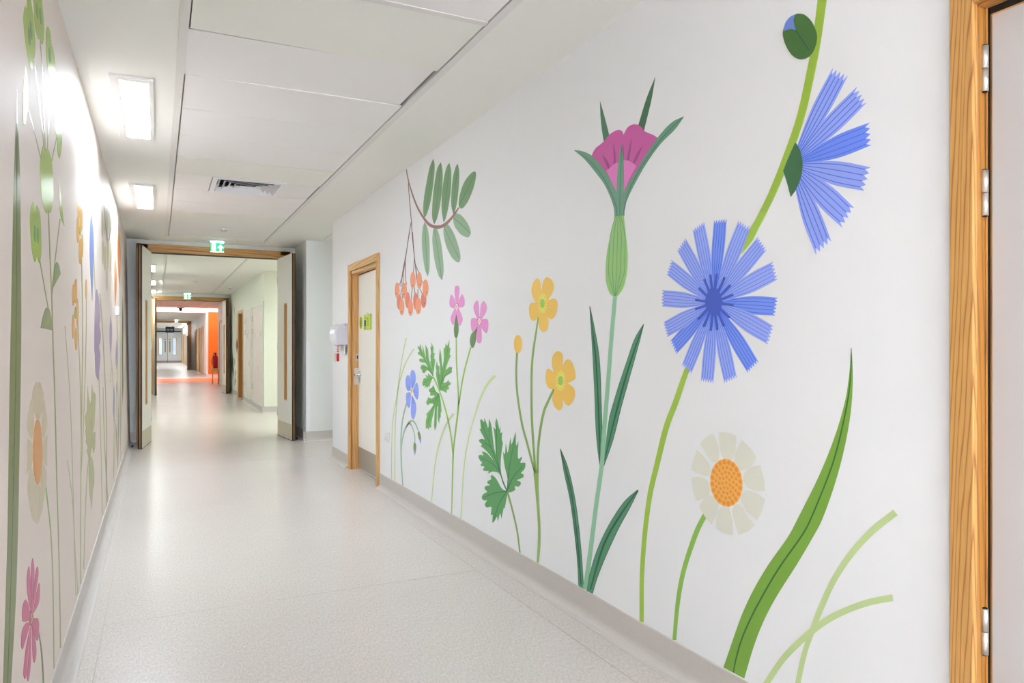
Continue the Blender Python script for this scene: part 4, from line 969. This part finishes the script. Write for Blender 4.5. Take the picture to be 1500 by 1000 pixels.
p.mesh([smooth([p.v(a[:2]) + tuple(a[2:]) for a in L]) for L in ([(292, 703, 1), (330, 745), (355, 805, 1), (343, 822, 1), (315, 765)], [(380, 605, 1), (398, 680), (401, 765, 1), (388, 778, 1), (385, 690)], [(533, 565, 1), (522, 670), (510, 750, 1), (490, 748, 1), (508, 660)], [(623, 627, 1), (590, 710), (555, 778, 1), (540, 768, 1), (575, 690)])], 'petal_streaks', (152, 66, 128), 3)
FS = (98, 148, 118)
p.poly('sepal', [(65, 666, 1), (130, 675), (210, 715), (290, 800), (350, 890), (405, 1000), (418, 1050, 1), (430, 1203, 1), (392, 1206, 1), (389, 1145), (362, 1055), (310, 945), (240, 850), (150, 740)], FS, 4)
p.poly('sepal', [(453, 617, 1), (466, 760), (468, 1015), (472, 1198, 1), (418, 1204, 1), (410, 1015), (425, 760)], FS, 5)
p.poly('sepal', [(957, 392, 1), (860, 440), (760, 545), (650, 700), (560, 850), (490, 960), (466, 1030, 1), (445, 1200, 1), (466, 1196, 1), (470, 1140), (500, 1055), (554, 944), (640, 790), (760, 620), (880, 500)], FS, 4)
p.strokes('sepal_veins', [([(70, 670), (200, 760), (320, 920), (400, 1100), (415, 1200)], 4), ([(453, 640), (445, 850), (438, 1050), (437, 1200)], 4), ([(950, 398), (780, 570), (620, 790), (510, 1000), (462, 1196)], 4)], (62, 104, 112), 6)
p.V(860, 270, 5.556)
p.poly('seed_body', [(226, 262, 1), (299, 252, 1), (315, 400), (331, 570), (325, 720), (300, 830), (262, 895), (245, 912, 1), (215, 912, 1), (185, 880), (158, 790), (155, 680), (165, 560), (190, 430), (218, 320)], (142, 188, 110), 5)
p.strokes('body_ribs', [([(234 + 11 * i, 261 - 1.5 * i), (205 + 24 * i - (2 - i) * 6, 420), (183 + 32 * i, 600), (182 + 30 * i, 740), (228 + 2 * i, 908)], 3.5) for i in range(5)], (84, 146, 104), 6)

# chicory
def tooth_petal(p, C0, A, B, col, layer, nt=5, depth=.09, line=(96, 128, 214), lw=4.5, bulge=.62, parent=None, sp=1.0):
    C0, A, B = Vector(C0), Vector(A), Vector(B); M_ = (A + B) / 2; ax = M_ - C0; Ld = ax.length; d = ax.normalized()
    pts = []
    def side(T):
        h = T - M_; return [C0 + h * .10, C0 + ax * .3 + h * .62, C0 + ax * bulge + h * 1.02, T]
    sa = [Vector(q) for q in smooth([tuple(v) for v in side(A)], False, 4)]
    sb = [Vector(q) for q in smooth([tuple(v) for v in side(B)], False, 4)]
    out = sa
    m = nt - 1
    for i in range(1, 2 * m):
        q = A.lerp(B, i / (2 * m))
        if i % 2: q = q - d * Ld * depth
        out.append(q)
    out += sb[::-1]
    o = p.mesh([[p.v(q) for q in out]], 'petal', col, layer, parent)
    ll = []
    for i in range(m):
        f = (i + .5) / m; q = A.lerp(B, f) - d * Ld * depth; h = (A.lerp(B, f) - M_)
        ll.append(p.ribbon([tuple(C0 + ax * .12 + h * .25), tuple(C0 + ax * .35 + h * .68), tuple(C0 + ax * .62 + h * 1.0), tuple(q)], lw, 3))
    p.mesh(ll, 'petal_lines', line, layer + .5, o)
    return o
p = Plant('chicory', 'large blue chicory with full flower, half flower and bud on a long lime stem', 'R', (940, 911))
LG = (156, 190, 72); LG2 = (146, 176, 62)
p.px().stroke('stem', [(1010, 532), (1001.5, 555), (989.5, 590), (976, 626), (962.5, 680), (953, 720), (946.5, 765), (942.5, 808), (940.3, 850), (940, 911)], [7, 8.5, 8.5, 7.6, 7, 6.6, 6.2], LG, 0)
p.stroke('stem', [(1206, -14), (1204.5, 0), (1193.5, 78), (1174, 168), (1149, 240), (1132, 282), (1110, 326), (1098, 345)], [13, 13, 11.5, 11, 10.5, 10, 10], (148, 180, 60), 1)
P1, P2 = (150, 166, 250), (116, 146, 248)
p.V(960, 310, 5.263); cc = (452, 700)
def f2(x, y): return (x, y + 473.7)
full = [((115, 525 + 473.7), (160, 625 + 473.7), P2), ((715, 768 + 473.7), (798, 688 + 473.7), P2), ((948, 663), (925, 800), P2), ((455, 65), (550, 55), P2),
        ((205, 712 + 473.7), (275, 778 + 473.7), P1), ((353, 833 + 473.7), (447, 850 + 473.7), P1), ((535, 850 + 473.7), (630, 808 + 473.7), P1), ((872, 548 + 473.7), (915, 410 + 473.7), P1),
        ((60, 855), (90, 965), P1), ((52, 605), (48, 728), P1), ((85, 480), (122, 370), P1), ((168, 293), (232, 203), P1), ((290, 135), (375, 75), P1), ((645, 68), (737, 122), P1), ((795, 195), (860, 292), P1), ((910, 385), (945, 520), P1)]
for i, (a, b, c) in enumerate(full):
    tooth_petal(p, cc, a, b, c, 1 + .12 * i, depth=.045, line=(66, 108, 222) if c == P2 else (92, 132, 228), lw=5.6, nt=6 if abs(Vector(a).length) > 0 and (Vector(a) - Vector(b)).length > 80 else 5)
DB = (62, 90, 192)
ends = ((475, 485), (535, 512), (578, 570), (598, 642), (598, 720), (572, 812), (530, 877), (480, 905), (430, 910), (378, 880), (335, 825), (318, 750), (318, 680), (342, 592), (382, 525), (428, 492))
for e in ends: p.stroke('stamen', [cc, e], 19, DB, 4, n=2)
p.mesh([p.ell(e[0], e[1], 9.5, 9.5, n=10) for e in ends], 'stamen_tips', DB, 4)
p.poly('flower_centre', [(430, 590), (475, 590), (505, 640), (520, 695), (505, 750), (480, 790), (455, 805), (425, 780), (395, 740), (388, 690), (400, 640)], DB, 5)
p.poly('stem', [(803, 5, 1), (863, 5, 1), (755, 215, 1), (668, 325, 1), (730, 150, 1)], LG, 5, n=1)
p.V(1130, 220, 6.25); cc = (185, 130)
Q1, Q2 = (144, 162, 244), (106, 136, 240)
for i, (a, b, c) in enumerate((((900, 622 - 875), (915, 828 - 875), Q2), ((565, 122 - 875), (700, 195 - 875), Q1), ((785, 295 - 875), (873, 440 - 875), Q1), ((910, 157), (852, 370), Q1), ((760, 528), (650, 708), Q1), ((550, 835), (410, 955), Q1))):
    tooth_petal(p, cc, a, b, c, 1.2 + .12 * i, depth=.062, line=(72, 112, 216), lw=8, nt=5)
p.poly('calyx', [(222, -72, 1), (265, 0), (288, 110), (278, 230), (235, 345), (180, 425, 1), (150, 310, 1), (112, 190, 1), (150, 90, 1)], (54, 104, 64), 4)
p.px().stroke('stem', [(1193.5, 78), (1174, 168), (1149, 240), (1132, 282)], [11.5, 11, 10.5, 10], (148, 180, 60), 3)
p.V(1080, 0, 6.667)
p.poly('bud', [(600, 134), (660, 145), (730, 215), (778, 330), (770, 440), (720, 540), (630, 580), (550, 550), (485, 460), (450, 350), (460, 270), (510, 180), (570, 142)], (62, 106, 46), 4)
p.poly('bud_petal', [(572, 141, 1), (555, 200), (575, 297, 1), (530, 285), (455, 302, 1), (475, 225), (520, 168)], (110, 134, 212), 5)
p.stroke('bud_vein', [(573, 295), (640, 390), (708, 494)], 14, (36, 84, 56), 5)

# daisy
p = Plant('daisy', 'cream petalled daisy with dotted orange centre low on the right wall', 'R', (988, 937))
p.px().stroke('stem', [(1034, 752), (1022, 775), (1012, 802), (1002.5, 832), (996, 862), (991.5, 895), (988, 937)], [7.4, 7.4, 6.8, 6.4, 5.6], (138, 184, 82), 0)
p.V(1000, 620, 5.556); CR = (214, 214, 200)
for L in ([(298, 68, 1), (370, 75), (440, 100, 1), (434, 200), (405, 285), (360, 292), (318, 262), (300, 160)], [(485, 130, 1), (555, 200), (603, 280, 1), (560, 345), (500, 380), (450, 375), (424, 310), (435, 230)],
          [(632, 338, 1), (660, 440), (672, 550, 1), (600, 550), (530, 520), (497, 465), (505, 400), (560, 355)], [(670, 618, 1), (645, 710), (607, 792, 1), (540, 725), (490, 650), (482, 590), (515, 548), (580, 560)],
          [(582, 830, 1), (525, 880), (458, 905, 1), (425, 810), (405, 710), (435, 658), (480, 665), (530, 745)], [(413, 910, 1), (340, 895), (272, 855, 1), (278, 760), (308, 690), (340, 668), (380, 685), (405, 780)],
          [(237, 823, 1), (185, 760), (134, 675, 1), (170, 620), (220, 583), (265, 600), (293, 650), (275, 730)], [(113, 630, 1), (85, 540), (72, 440, 1), (140, 432), (195, 455), (222, 500), (222, 560), (180, 605)],
          [(72, 376, 1), (90, 290), (120, 210, 1), (180, 268), (218, 325), (228, 390), (210, 428), (150, 418)], [(143, 165, 1), (195, 110), (252, 77, 1), (285, 160), (300, 240), (290, 300), (255, 318), (205, 262)]): p.poly('petal', L, CR, 1)
ctr = []
for i in range(80):
    a = 2 * math.pi * i / 80; rr = 1 + .012 * math.cos(20 * a); x, y = 131 * rr * math.cos(a), 196 * rr * math.sin(a); c, s = math.cos(-.09), math.sin(-.09); ctr.append(p.v((358 + x * c - y * s, 482 + x * s + y * c)))
p.mesh([ctr], 'flower_centre', (233, 176, 84), 2)
dots = []
for n_, rr, rx, ry in ((20, .86, 14, 20), (16, .64, 10, 15), (12, .44, 10, 14), (7, .24, 9, 14), (1, 0, 9, 14)):
    for i in range(n_):
        a = 2 * math.pi * (i + .5 * (n_ % 3)) / n_; x, y = 131 * rr * math.cos(a), 196 * rr * math.sin(a); dots.append(p.ell(358 + x * .996 + y * .09, 482 - x * .09 + y * .996, rx, ry, -15, 10))
p.mesh(dots, 'centre_dots', (226, 144, 60), 3)

# broad blade and pale crossing blades
p = Plant('broad_grass_blade', 'broad curved mid green grass blade with dark midrib near the frame of the near door', 'R', (1075, 985))
p.V(1050, 500, 3.846)
p.poly('blade', [(759, 35, 1), (745, 200), (720, 350), (660, 550), (570, 770), (455, 1000), (400, 1103), (290, 1258), (205, 1403), (140, 1543), (90, 1683), (38, 1835, 1), (155, 1898, 1), (210, 1713), (270, 1563), (345, 1423), (450, 1258), (550, 1088), (595, 1000), (660, 820), (715, 620), (755, 400), (767, 200)], (118, 162, 62), 0)
p.stroke('midrib', [(759, 60), (750, 250), (715, 450), (650, 700), (530, 1000), (480, 1093), (340, 1293), (220, 1503), (150, 1653), (110, 1783), (95, 1863)], [3, 8, 8, 8, 9, 9, 8, 6], (52, 104, 44), 1)
p.strokes('blade_tip', [([(759, 37), (758, 80), (756, 120)], [1, 5, 3])], (38, 80, 40), 2)
p = Plant('pale_grass', 'broad pale green crossing grass blades at the lower right of the wall', 'R', (1170, 1020))
p.V(1050, 740, 3.846)
p.stroke('blade', [(1007, 39), (880, 140), (760, 270), (660, 420), (590, 570), (540, 700), (495, 830), (458, 1000), (445, 1120)], [40, 40, 36, 34, 34, 30, 30, 30], (183, 203, 144), 0)
p.stroke('blade', [(992, 520), (860, 545), (720, 595), (600, 660), (470, 765), (370, 870), (282, 1000), (240, 1075)], [38, 38, 38, 38, 36, 34, 32], (183, 203, 144), .4)

# ---- left wall -----------------------------------------------------------------
RL = 0.3
p = Plant('tall_dark_blade', 'tall dark olive grass blade at the very left of the left wall', 'L', (9, 1010))
p.px().poly('blade', [(24.5, 130, 1), (26.5, 185), (28.4, 235), (29.6, 290), (30.4, 370), (30.9, 450), (30.8, 500), (30, 560), (28.6, 640), (26.2, 770), (22.8, 880), (15.5, 1010, 1), (4, 1010, 1), (8, 880), (10.8, 780), (12.6, 660), (14, 560), (15.6, 480), (17.6, 380), (19.6, 290), (21.6, 220), (23.6, 170)], (122, 134, 76), 0, n=4)
p.stroke('midrib', [(24.7, 180), (24.4, 290), (23.8, 420), (22.4, 560), (19.6, 700), (16.6, 820), (10.4, 1008)], .5, (84, 104, 74), 1)
p = Plant('green_seed_pods', 'tall plant with lime green two lobed seed pods on thin stems, left wall', 'L', (88, 950))
PD = (164, 192, 74); PS = (150, 168, 84)
p.px()
p.stroke('stem', [(70.5, 300), (73, 370), (75.5, 430), (77.5, 500), (79.5, 560), (81.8, 650), (83.6, 720), (86.7, 833), (88.6, 949)], 1.5, PS, 0)
for L in ([(49.5, 88), (54, 120), (61, 180), (65, 222)], [(58.6, 60), (61.5, 95), (64, 160), (67, 240)], [(74, 110), (73.6, 140), (70.6, 190), (68.6, 240)], [(41.5, 160), (51, 197), (64.5, 251)], [(83, 201), (75.5, 236), (70, 265)],
          [(58, 380), (71, 454), (76, 472)], [(88, 320), (80, 386), (76, 432)]): p.stroke('stem', L, 1.2, PS, 0)
p.V(20, 0, 7.69)
p.poly('seed_pod', [(125, 72), (148, 120, 1), (148, 0), (150, -60), (170, -60), (205, 80), (230, 300), (243, 520), (235, 650), (225, 665, 1), (205, 780), (185, 760), (150, 600), (120, 380), (108, 200)], PD, 1)
p.poly('seed_pod', [(222, -60), (225, 100), (240, 300), (275, 440), (292, 440, 1), (322, 503), (338, 420), (338, 250), (320, 50), (310, -60)], PD, 1)
p.poly('seed_pod', [(382, 298), (410, 360), (425, 500, 1), (445, 560), (465, 700), (468, 900), (450, 1010), (430, 990), (410, 850, 1), (385, 800), (370, 650), (362, 450), (365, 350)], PD, 1)
p.mesh([p.ell(260, 125, 10, 95, -5), p.ell(298, 180, 10, 95, -5), p.ell(172, 410, 12, 105, -4), p.ell(193, 340, 12, 105, -4), p.ell(404, 620, 11, 90, -3)], 'seeds', (112, 158, 92), 2)
p.px()
p.poly('seed_pod', [(37, 95, 1), (40, 120), (41, 150), (38, 172), (36, 183), (34, 180), (33.5, 150), (35, 115)], PD, 1)
p.V(10, 120, 5.88).poly('seed_pod', [(428, 132), (445, 200), (460, 330, 1), (470, 400), (472, 540), (455, 655), (440, 620), (430, 480, 1), (415, 400), (410, 280), (415, 170)], PD, 1)
p.px().poly('seed_pod', [(62.7, 213.5), (66, 222, 1), (69.5, 217), (74.6, 232), (77.2, 256), (78, 290), (77, 295), (74, 311), (70.4, 308, 1), (67.6, 312), (62, 296), (59.5, 270), (58.5, 240)], PD, 1)
p.V(0, 280, 5).poly('seed_pod', [(240, 75), (258, 150, 1), (268, 102), (290, 160), (300, 300), (300, 450), (288, 528), (270, 470, 1), (255, 518), (235, 450), (222, 300), (220, 170)], PD, 1)
p.mesh([p.ell(253, 310, 8, 62, -1), p.ell(275, 322, 8, 60, -1)], 'seeds', (112, 160, 92), 2)
p.px().poly('bract', [(86, 267, 1), (89, 288), (92, 315), (94, 331, 1), (89, 318), (87, 300)], PD, 1)
p.poly('leaf', [(82, 384), (86, 388), (88.6, 401, 1), (75.6, 425, 1), (79, 400)], (140, 160, 106), 1)
p.poly('leaf', [(71.6, 452), (67, 451), (62, 466), (59.3, 480, 1), (76.7, 483.7, 1), (75, 466)], (140, 160, 106), 1)

p = Plant('daisy', 'narrow looking cream daisy with orange centre on the left wall', 'L', (79, 979))
p.px().stroke('stem', [(66.2, 708), (70, 739), (74.2, 780), (77.3, 849), (79, 979)], [1.8, 1.6, 1.4], (146, 172, 92), 0)
p.V(10, 540, 4.167); CL = (214, 200, 172)
for L in ([(187, 85), (155, 140), (160, 240), (187, 305)], [(190, 85), (222, 150), (215, 250), (192, 305)], [(148, 180, 1), (133, 260), (123, 360), (150, 430, 1), (165, 350), (160, 260)], [(228, 190, 1), (243, 300), (243, 360), (222, 430, 1), (212, 350), (218, 250)],
          [(120, 425, 1), (118, 650, 1), (150, 590), (158, 500), (150, 450)], [(246, 402, 1), (244, 598, 1), (225, 570), (215, 500), (225, 440)], [(150, 600, 1), (122, 720), (145, 880, 1), (160, 800), (170, 680)], [(222, 580, 1), (243, 640), (225, 810, 1), (205, 700)],
          [(175, 700), (160, 800), (150, 900), (183, 948, 1), (185, 720)], [(192, 700), (215, 760), (218, 850), (187, 945, 1), (187, 720)]): p.poly('petal', L, CL, 1)
p.ellipse('flower_centre', 187, 508, 29, 200, (226, 160, 92), 2)

p = Plant('pink_flower', 'deep pink ragged flower low on the left wall near the skirting', 'L', (64, 1004))
PK2 = (206, 92, 134)
p.px().stroke('stem', [(56, 925), (59.5, 945), (62, 970), (63.8, 1004)], [1.6, 2, 2.2], (118, 140, 84), 0)
p.V(0, 800, 5)
for L in ([(238, 85), (250, 180), (243, 320), (232, 430, 1), (228, 480, 1), (225, 300), (228, 150)], [(212, 145), (222, 250), (222, 380), (226, 480, 1), (205, 380), (195, 280), (198, 200)], [(272, 147), (280, 200), (262, 330), (240, 450), (232, 490, 1), (245, 320), (258, 200)],
          [(285, 268), (290, 330), (280, 420), (238, 500, 1), (262, 360)], [(183, 390), (205, 420), (218, 480), (225, 540, 1), (175, 553), (162, 530), (163, 450)], [(225, 530, 1), (270, 525), (281, 545), (283, 600), (275, 690), (255, 660), (232, 580, 1)],
          [(222, 560, 1), (165, 752), (153, 720), (160, 620), (190, 560)], [(222, 590, 1), (225, 800), (215, 940), (203, 987), (196, 950), (204, 850)], [(219, 590, 1), (202, 800), (190, 950), (178, 970), (170, 920), (188, 750)], [(230, 580, 1), (260, 700), (263, 800), (248, 853), (238, 800)]): p.poly('petal', L, PK2, 1)
p.ellipse('flower_eye', 228, 525, 14, 62, (172, 82, 116), 1.5, n=12)
p.stroke('flower_centre', [(234, 487), (224, 515), (233, 530), (225, 565)], 7, (226, 176, 78), 2)

p = Plant('thin_grass', 'two fine pale grass stems between daisy stem and orange flowers, left wall', 'L', (111, 870))
GP = (180, 182, 124); p.px()
p.stroke('blade', [(95, 477), (100.5, 550), (104.3, 623), (107.8, 750), (111, 872)], [.7, 1], GP); p.stroke('blade', [(98.2, 673), (103, 705), (106.7, 740), (110, 806), (114, 869)], [.8, 1.1], GP)
p = Plant('orange_flowers', 'two narrow orange flowers and a bud on thin stems, middle of the left wall', 'L', (119, 853))
OR = (232, 178, 96); OS = (172, 172, 108)
p.stroke('stem', [(119.5, 380), (121, 480), (120, 580), (118.4, 700), (118, 855)], 1.2, OS); p.stroke('stem', [(126.4, 438), (126, 500), (123, 600), (119, 690)], 1, OS); p.stroke('stem', [(114, 475), (117.5, 560), (119, 650)], 1, OS)
for a in ((115.5, 306, 2.4, 14), (119, 322, 2.2, 17), (114, 336, 2.2, 20), (117.5, 368, 2.5, 19), (120.3, 360, 1.6, 17), (107.3, 432, 2, 16), (110.7, 426, 2.1, 18), (113.4, 457, 1.7, 20), (107.2, 478, 2, 18), (111.5, 496, 2, 17)): p.ellipse('petal', *a, OR, 1)
p.ellipse('bud', 126.2, 424, 1.5, 15, OR, 1); p.ellipse('flower_centre', 117.2, 338, .9, 7, (160, 190, 80), 2); p.ellipse('flower_centre', 110.2, 458, .9, 9, (160, 190, 80), 2)
p = Plant('cut_leaf', 'pale olive serrated leaf on a thin stem, lower left wall', 'L', (122.7, 833))
p.stroke('stem', [(130.5, 670), (128, 690), (124.6, 760), (122.7, 833)], 1.1, OS, 0)
p.V(90, 550, 4.762); OL = (178, 180, 126)
p.poly('lobe', [(183, 70, 1), (190, 150), (205, 210), (203, 400), (195, 600, 1), (178, 520), (184, 500), (170, 460), (174, 440), (166, 380), (172, 370), (163, 290), (178, 240), (180, 150)], OL, 1)
p.poly('lobe', [(212, 60, 1), (222, 110), (237, 130), (235, 230), (232, 290), (230, 340), (218, 400), (235, 390), (236, 440), (235, 490), (225, 540), (212, 500), (196, 600, 1), (206, 400), (205, 200)], OL, 1)
p.poly('lobe', [(205, 560), (225, 640), (228, 760), (220, 790), (212, 930, 1), (195, 800), (190, 650)], OL, 1)

p = Plant('blue_ragged_flower', 'narrow blue ragged flower with a pointed bud above it, left wall', 'L', (149.5, 750))
p.px().poly('flower_head', [(133.4, 311.6, 1), (135.5, 330), (136.6, 350), (137, 375), (136.5, 395), (136.2, 410), (135, 440, 1), (133.5, 420), (132, 395), (131, 370), (131.2, 345), (132, 325)], (136, 154, 212), 1)
p.poly('bud', [(133.5, 225, 1), (135, 240), (134.9, 262, 1), (133.2, 245)], (104, 116, 110), 1)
p.stroke('stem', [(134.9, 262), (135.8, 300), (138.3, 400), (140, 440), (145, 553), (146.7, 613), (148.8, 697), (149.6, 752)], [.7, .9, 1.1], GP, 0)
p = Plant('purple_flower', 'large purple ragged flower halfway up the left wall', 'L', (155.7, 745))
p.V(90, 380, 5).poly('flower_head', [(258, 215), (272, 280), (285, 420), (278, 480), (287, 540), (285, 600), (275, 640), (285, 700), (278, 800), (268, 890, 1), (250, 830), (245, 700), (240, 650), (240, 500), (243, 400), (248, 280)], (166, 150, 186), 1)
p.px().stroke('stem', [(146, 430), (150, 480), (154, 560), (156, 634), (155.7, 745)], [.8, 1.2, 1.3], (158, 168, 116), 0)
p.stroke('stem', [(151, 567), (153, 645), (158, 735)], [.8, 1.3], (158, 168, 116), 0)
p = Plant('olive_berry_branch', 'faded olive rowan branch high on the left wall beneath the glare of the lights', 'L', (156, 440))
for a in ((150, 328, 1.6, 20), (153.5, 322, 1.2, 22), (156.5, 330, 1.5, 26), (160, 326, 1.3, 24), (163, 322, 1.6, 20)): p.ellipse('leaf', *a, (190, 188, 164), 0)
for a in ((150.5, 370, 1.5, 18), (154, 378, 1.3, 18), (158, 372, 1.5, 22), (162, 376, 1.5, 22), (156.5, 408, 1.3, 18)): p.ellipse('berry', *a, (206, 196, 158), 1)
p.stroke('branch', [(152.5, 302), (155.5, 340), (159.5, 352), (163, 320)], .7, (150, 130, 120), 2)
p = Plant('orange_flowers', 'two slender deep orange blooms farthest along the left wall', 'L', (176, 560))
p.poly('flower_head', [(173.3, 326, 1), (175.6, 350), (176.5, 385), (175, 422, 1), (172.5, 390), (171.8, 355)], (226, 146, 84), 1)
p.poly('flower_head', [(169, 371, 1), (171, 400), (170.5, 430), (168.5, 450, 1), (167.5, 420), (167.5, 390)], (224, 150, 94), 1)
p.stroke('stem', [(168.8, 450), (171.5, 468), (172.6, 560), (172.8, 640)], .7, GP, 0); p.stroke('stem', [(175.2, 420), (176, 480), (176.6, 600)], .7, GP, 0)
p = Plant('lavender_flowers', 'small lavender flowers on pale stems near the end of the left wall', 'L', (168, 700))
for L in ([(162, 462, 1), (164, 480), (163.6, 500), (162.4, 523, 1), (160.4, 500), (160.4, 480)], [(170.6, 498, 1), (172.6, 515), (172, 530), (170.6, 541, 1), (169, 525)], [(167, 563, 1), (168.5, 582), (168, 596), (167.4, 618, 1), (165.4, 600), (166, 580)], [(170.8, 558, 1), (171.8, 568), (171, 580, 1), (170, 568)]):
    p.poly('flower_head', L, (168, 162, 200), 1)
for L in ([(162.5, 520), (165.5, 560), (167.5, 640)], [(161.5, 560), (163.5, 538), (165.6, 560), (166.5, 600)], [(167.4, 615), (166.2, 700)], [(170.8, 580), (169, 640), (167, 690)]): p.stroke('stem', L, .6, GP, 0)
p = Plant('dark_leaf_sprig', 'dark grey green narrow leaves at the far end of the left wall mural', 'L', (178, 680))
p.poly('leaf', [(179.3, 434, 1), (180.6, 470), (180.2, 520), (180.6, 560), (179.2, 594, 1), (178.6, 550), (178.4, 500), (178.8, 460)], (122, 130, 112), 0)
p.poly('leaf', [(169.5, 612, 1), (172, 650), (172.8, 690, 1), (171, 660)], (128, 138, 112), 0)
p.poly('leaf', [(177, 560, 1), (177.6, 610), (176.8, 675, 1), (176.2, 620)], (150, 160, 138), 0)
p.poly('leaf', [(174.5, 560, 1), (174.8, 620), (173, 680, 1), (173.4, 610)], (150, 160, 138), 0)

# ---- mural on the wall of the second section ------------------------------------
p = Plant('small_mural_sprig', 'dark leafy sprig with orange and purple touches on the wall beyond the first doorway', 'S', (344, 580))
for L in ([(342.5, 445, 1), (344, 455), (343.5, 462, 1)], [(346.5, 468, 1), (347.5, 485), (347, 500, 1)]): p.poly('petal', L, (232, 160, 120), 0)
for L in ([(347, 493, 1), (349, 505), (347, 518, 1), (345.5, 505)], [(349, 508, 1), (350, 515), (348.5, 524, 1)]): p.poly('petal', L, (164, 132, 150), 0)
for L in ([(340.5, 518, 1), (342, 530), (341, 550, 1), (339.5, 535)], [(343.5, 523, 1), (344.4, 530), (343.4, 538, 1)], [(341.5, 535, 1), (343, 545), (342, 554, 1)], [(344, 552, 1), (345.2, 558), (343.6, 566, 1)], [(345.2, 540, 1), (346.2, 546), (345, 553, 1)]): p.poly('leaf', L, (96, 104, 78), 0)
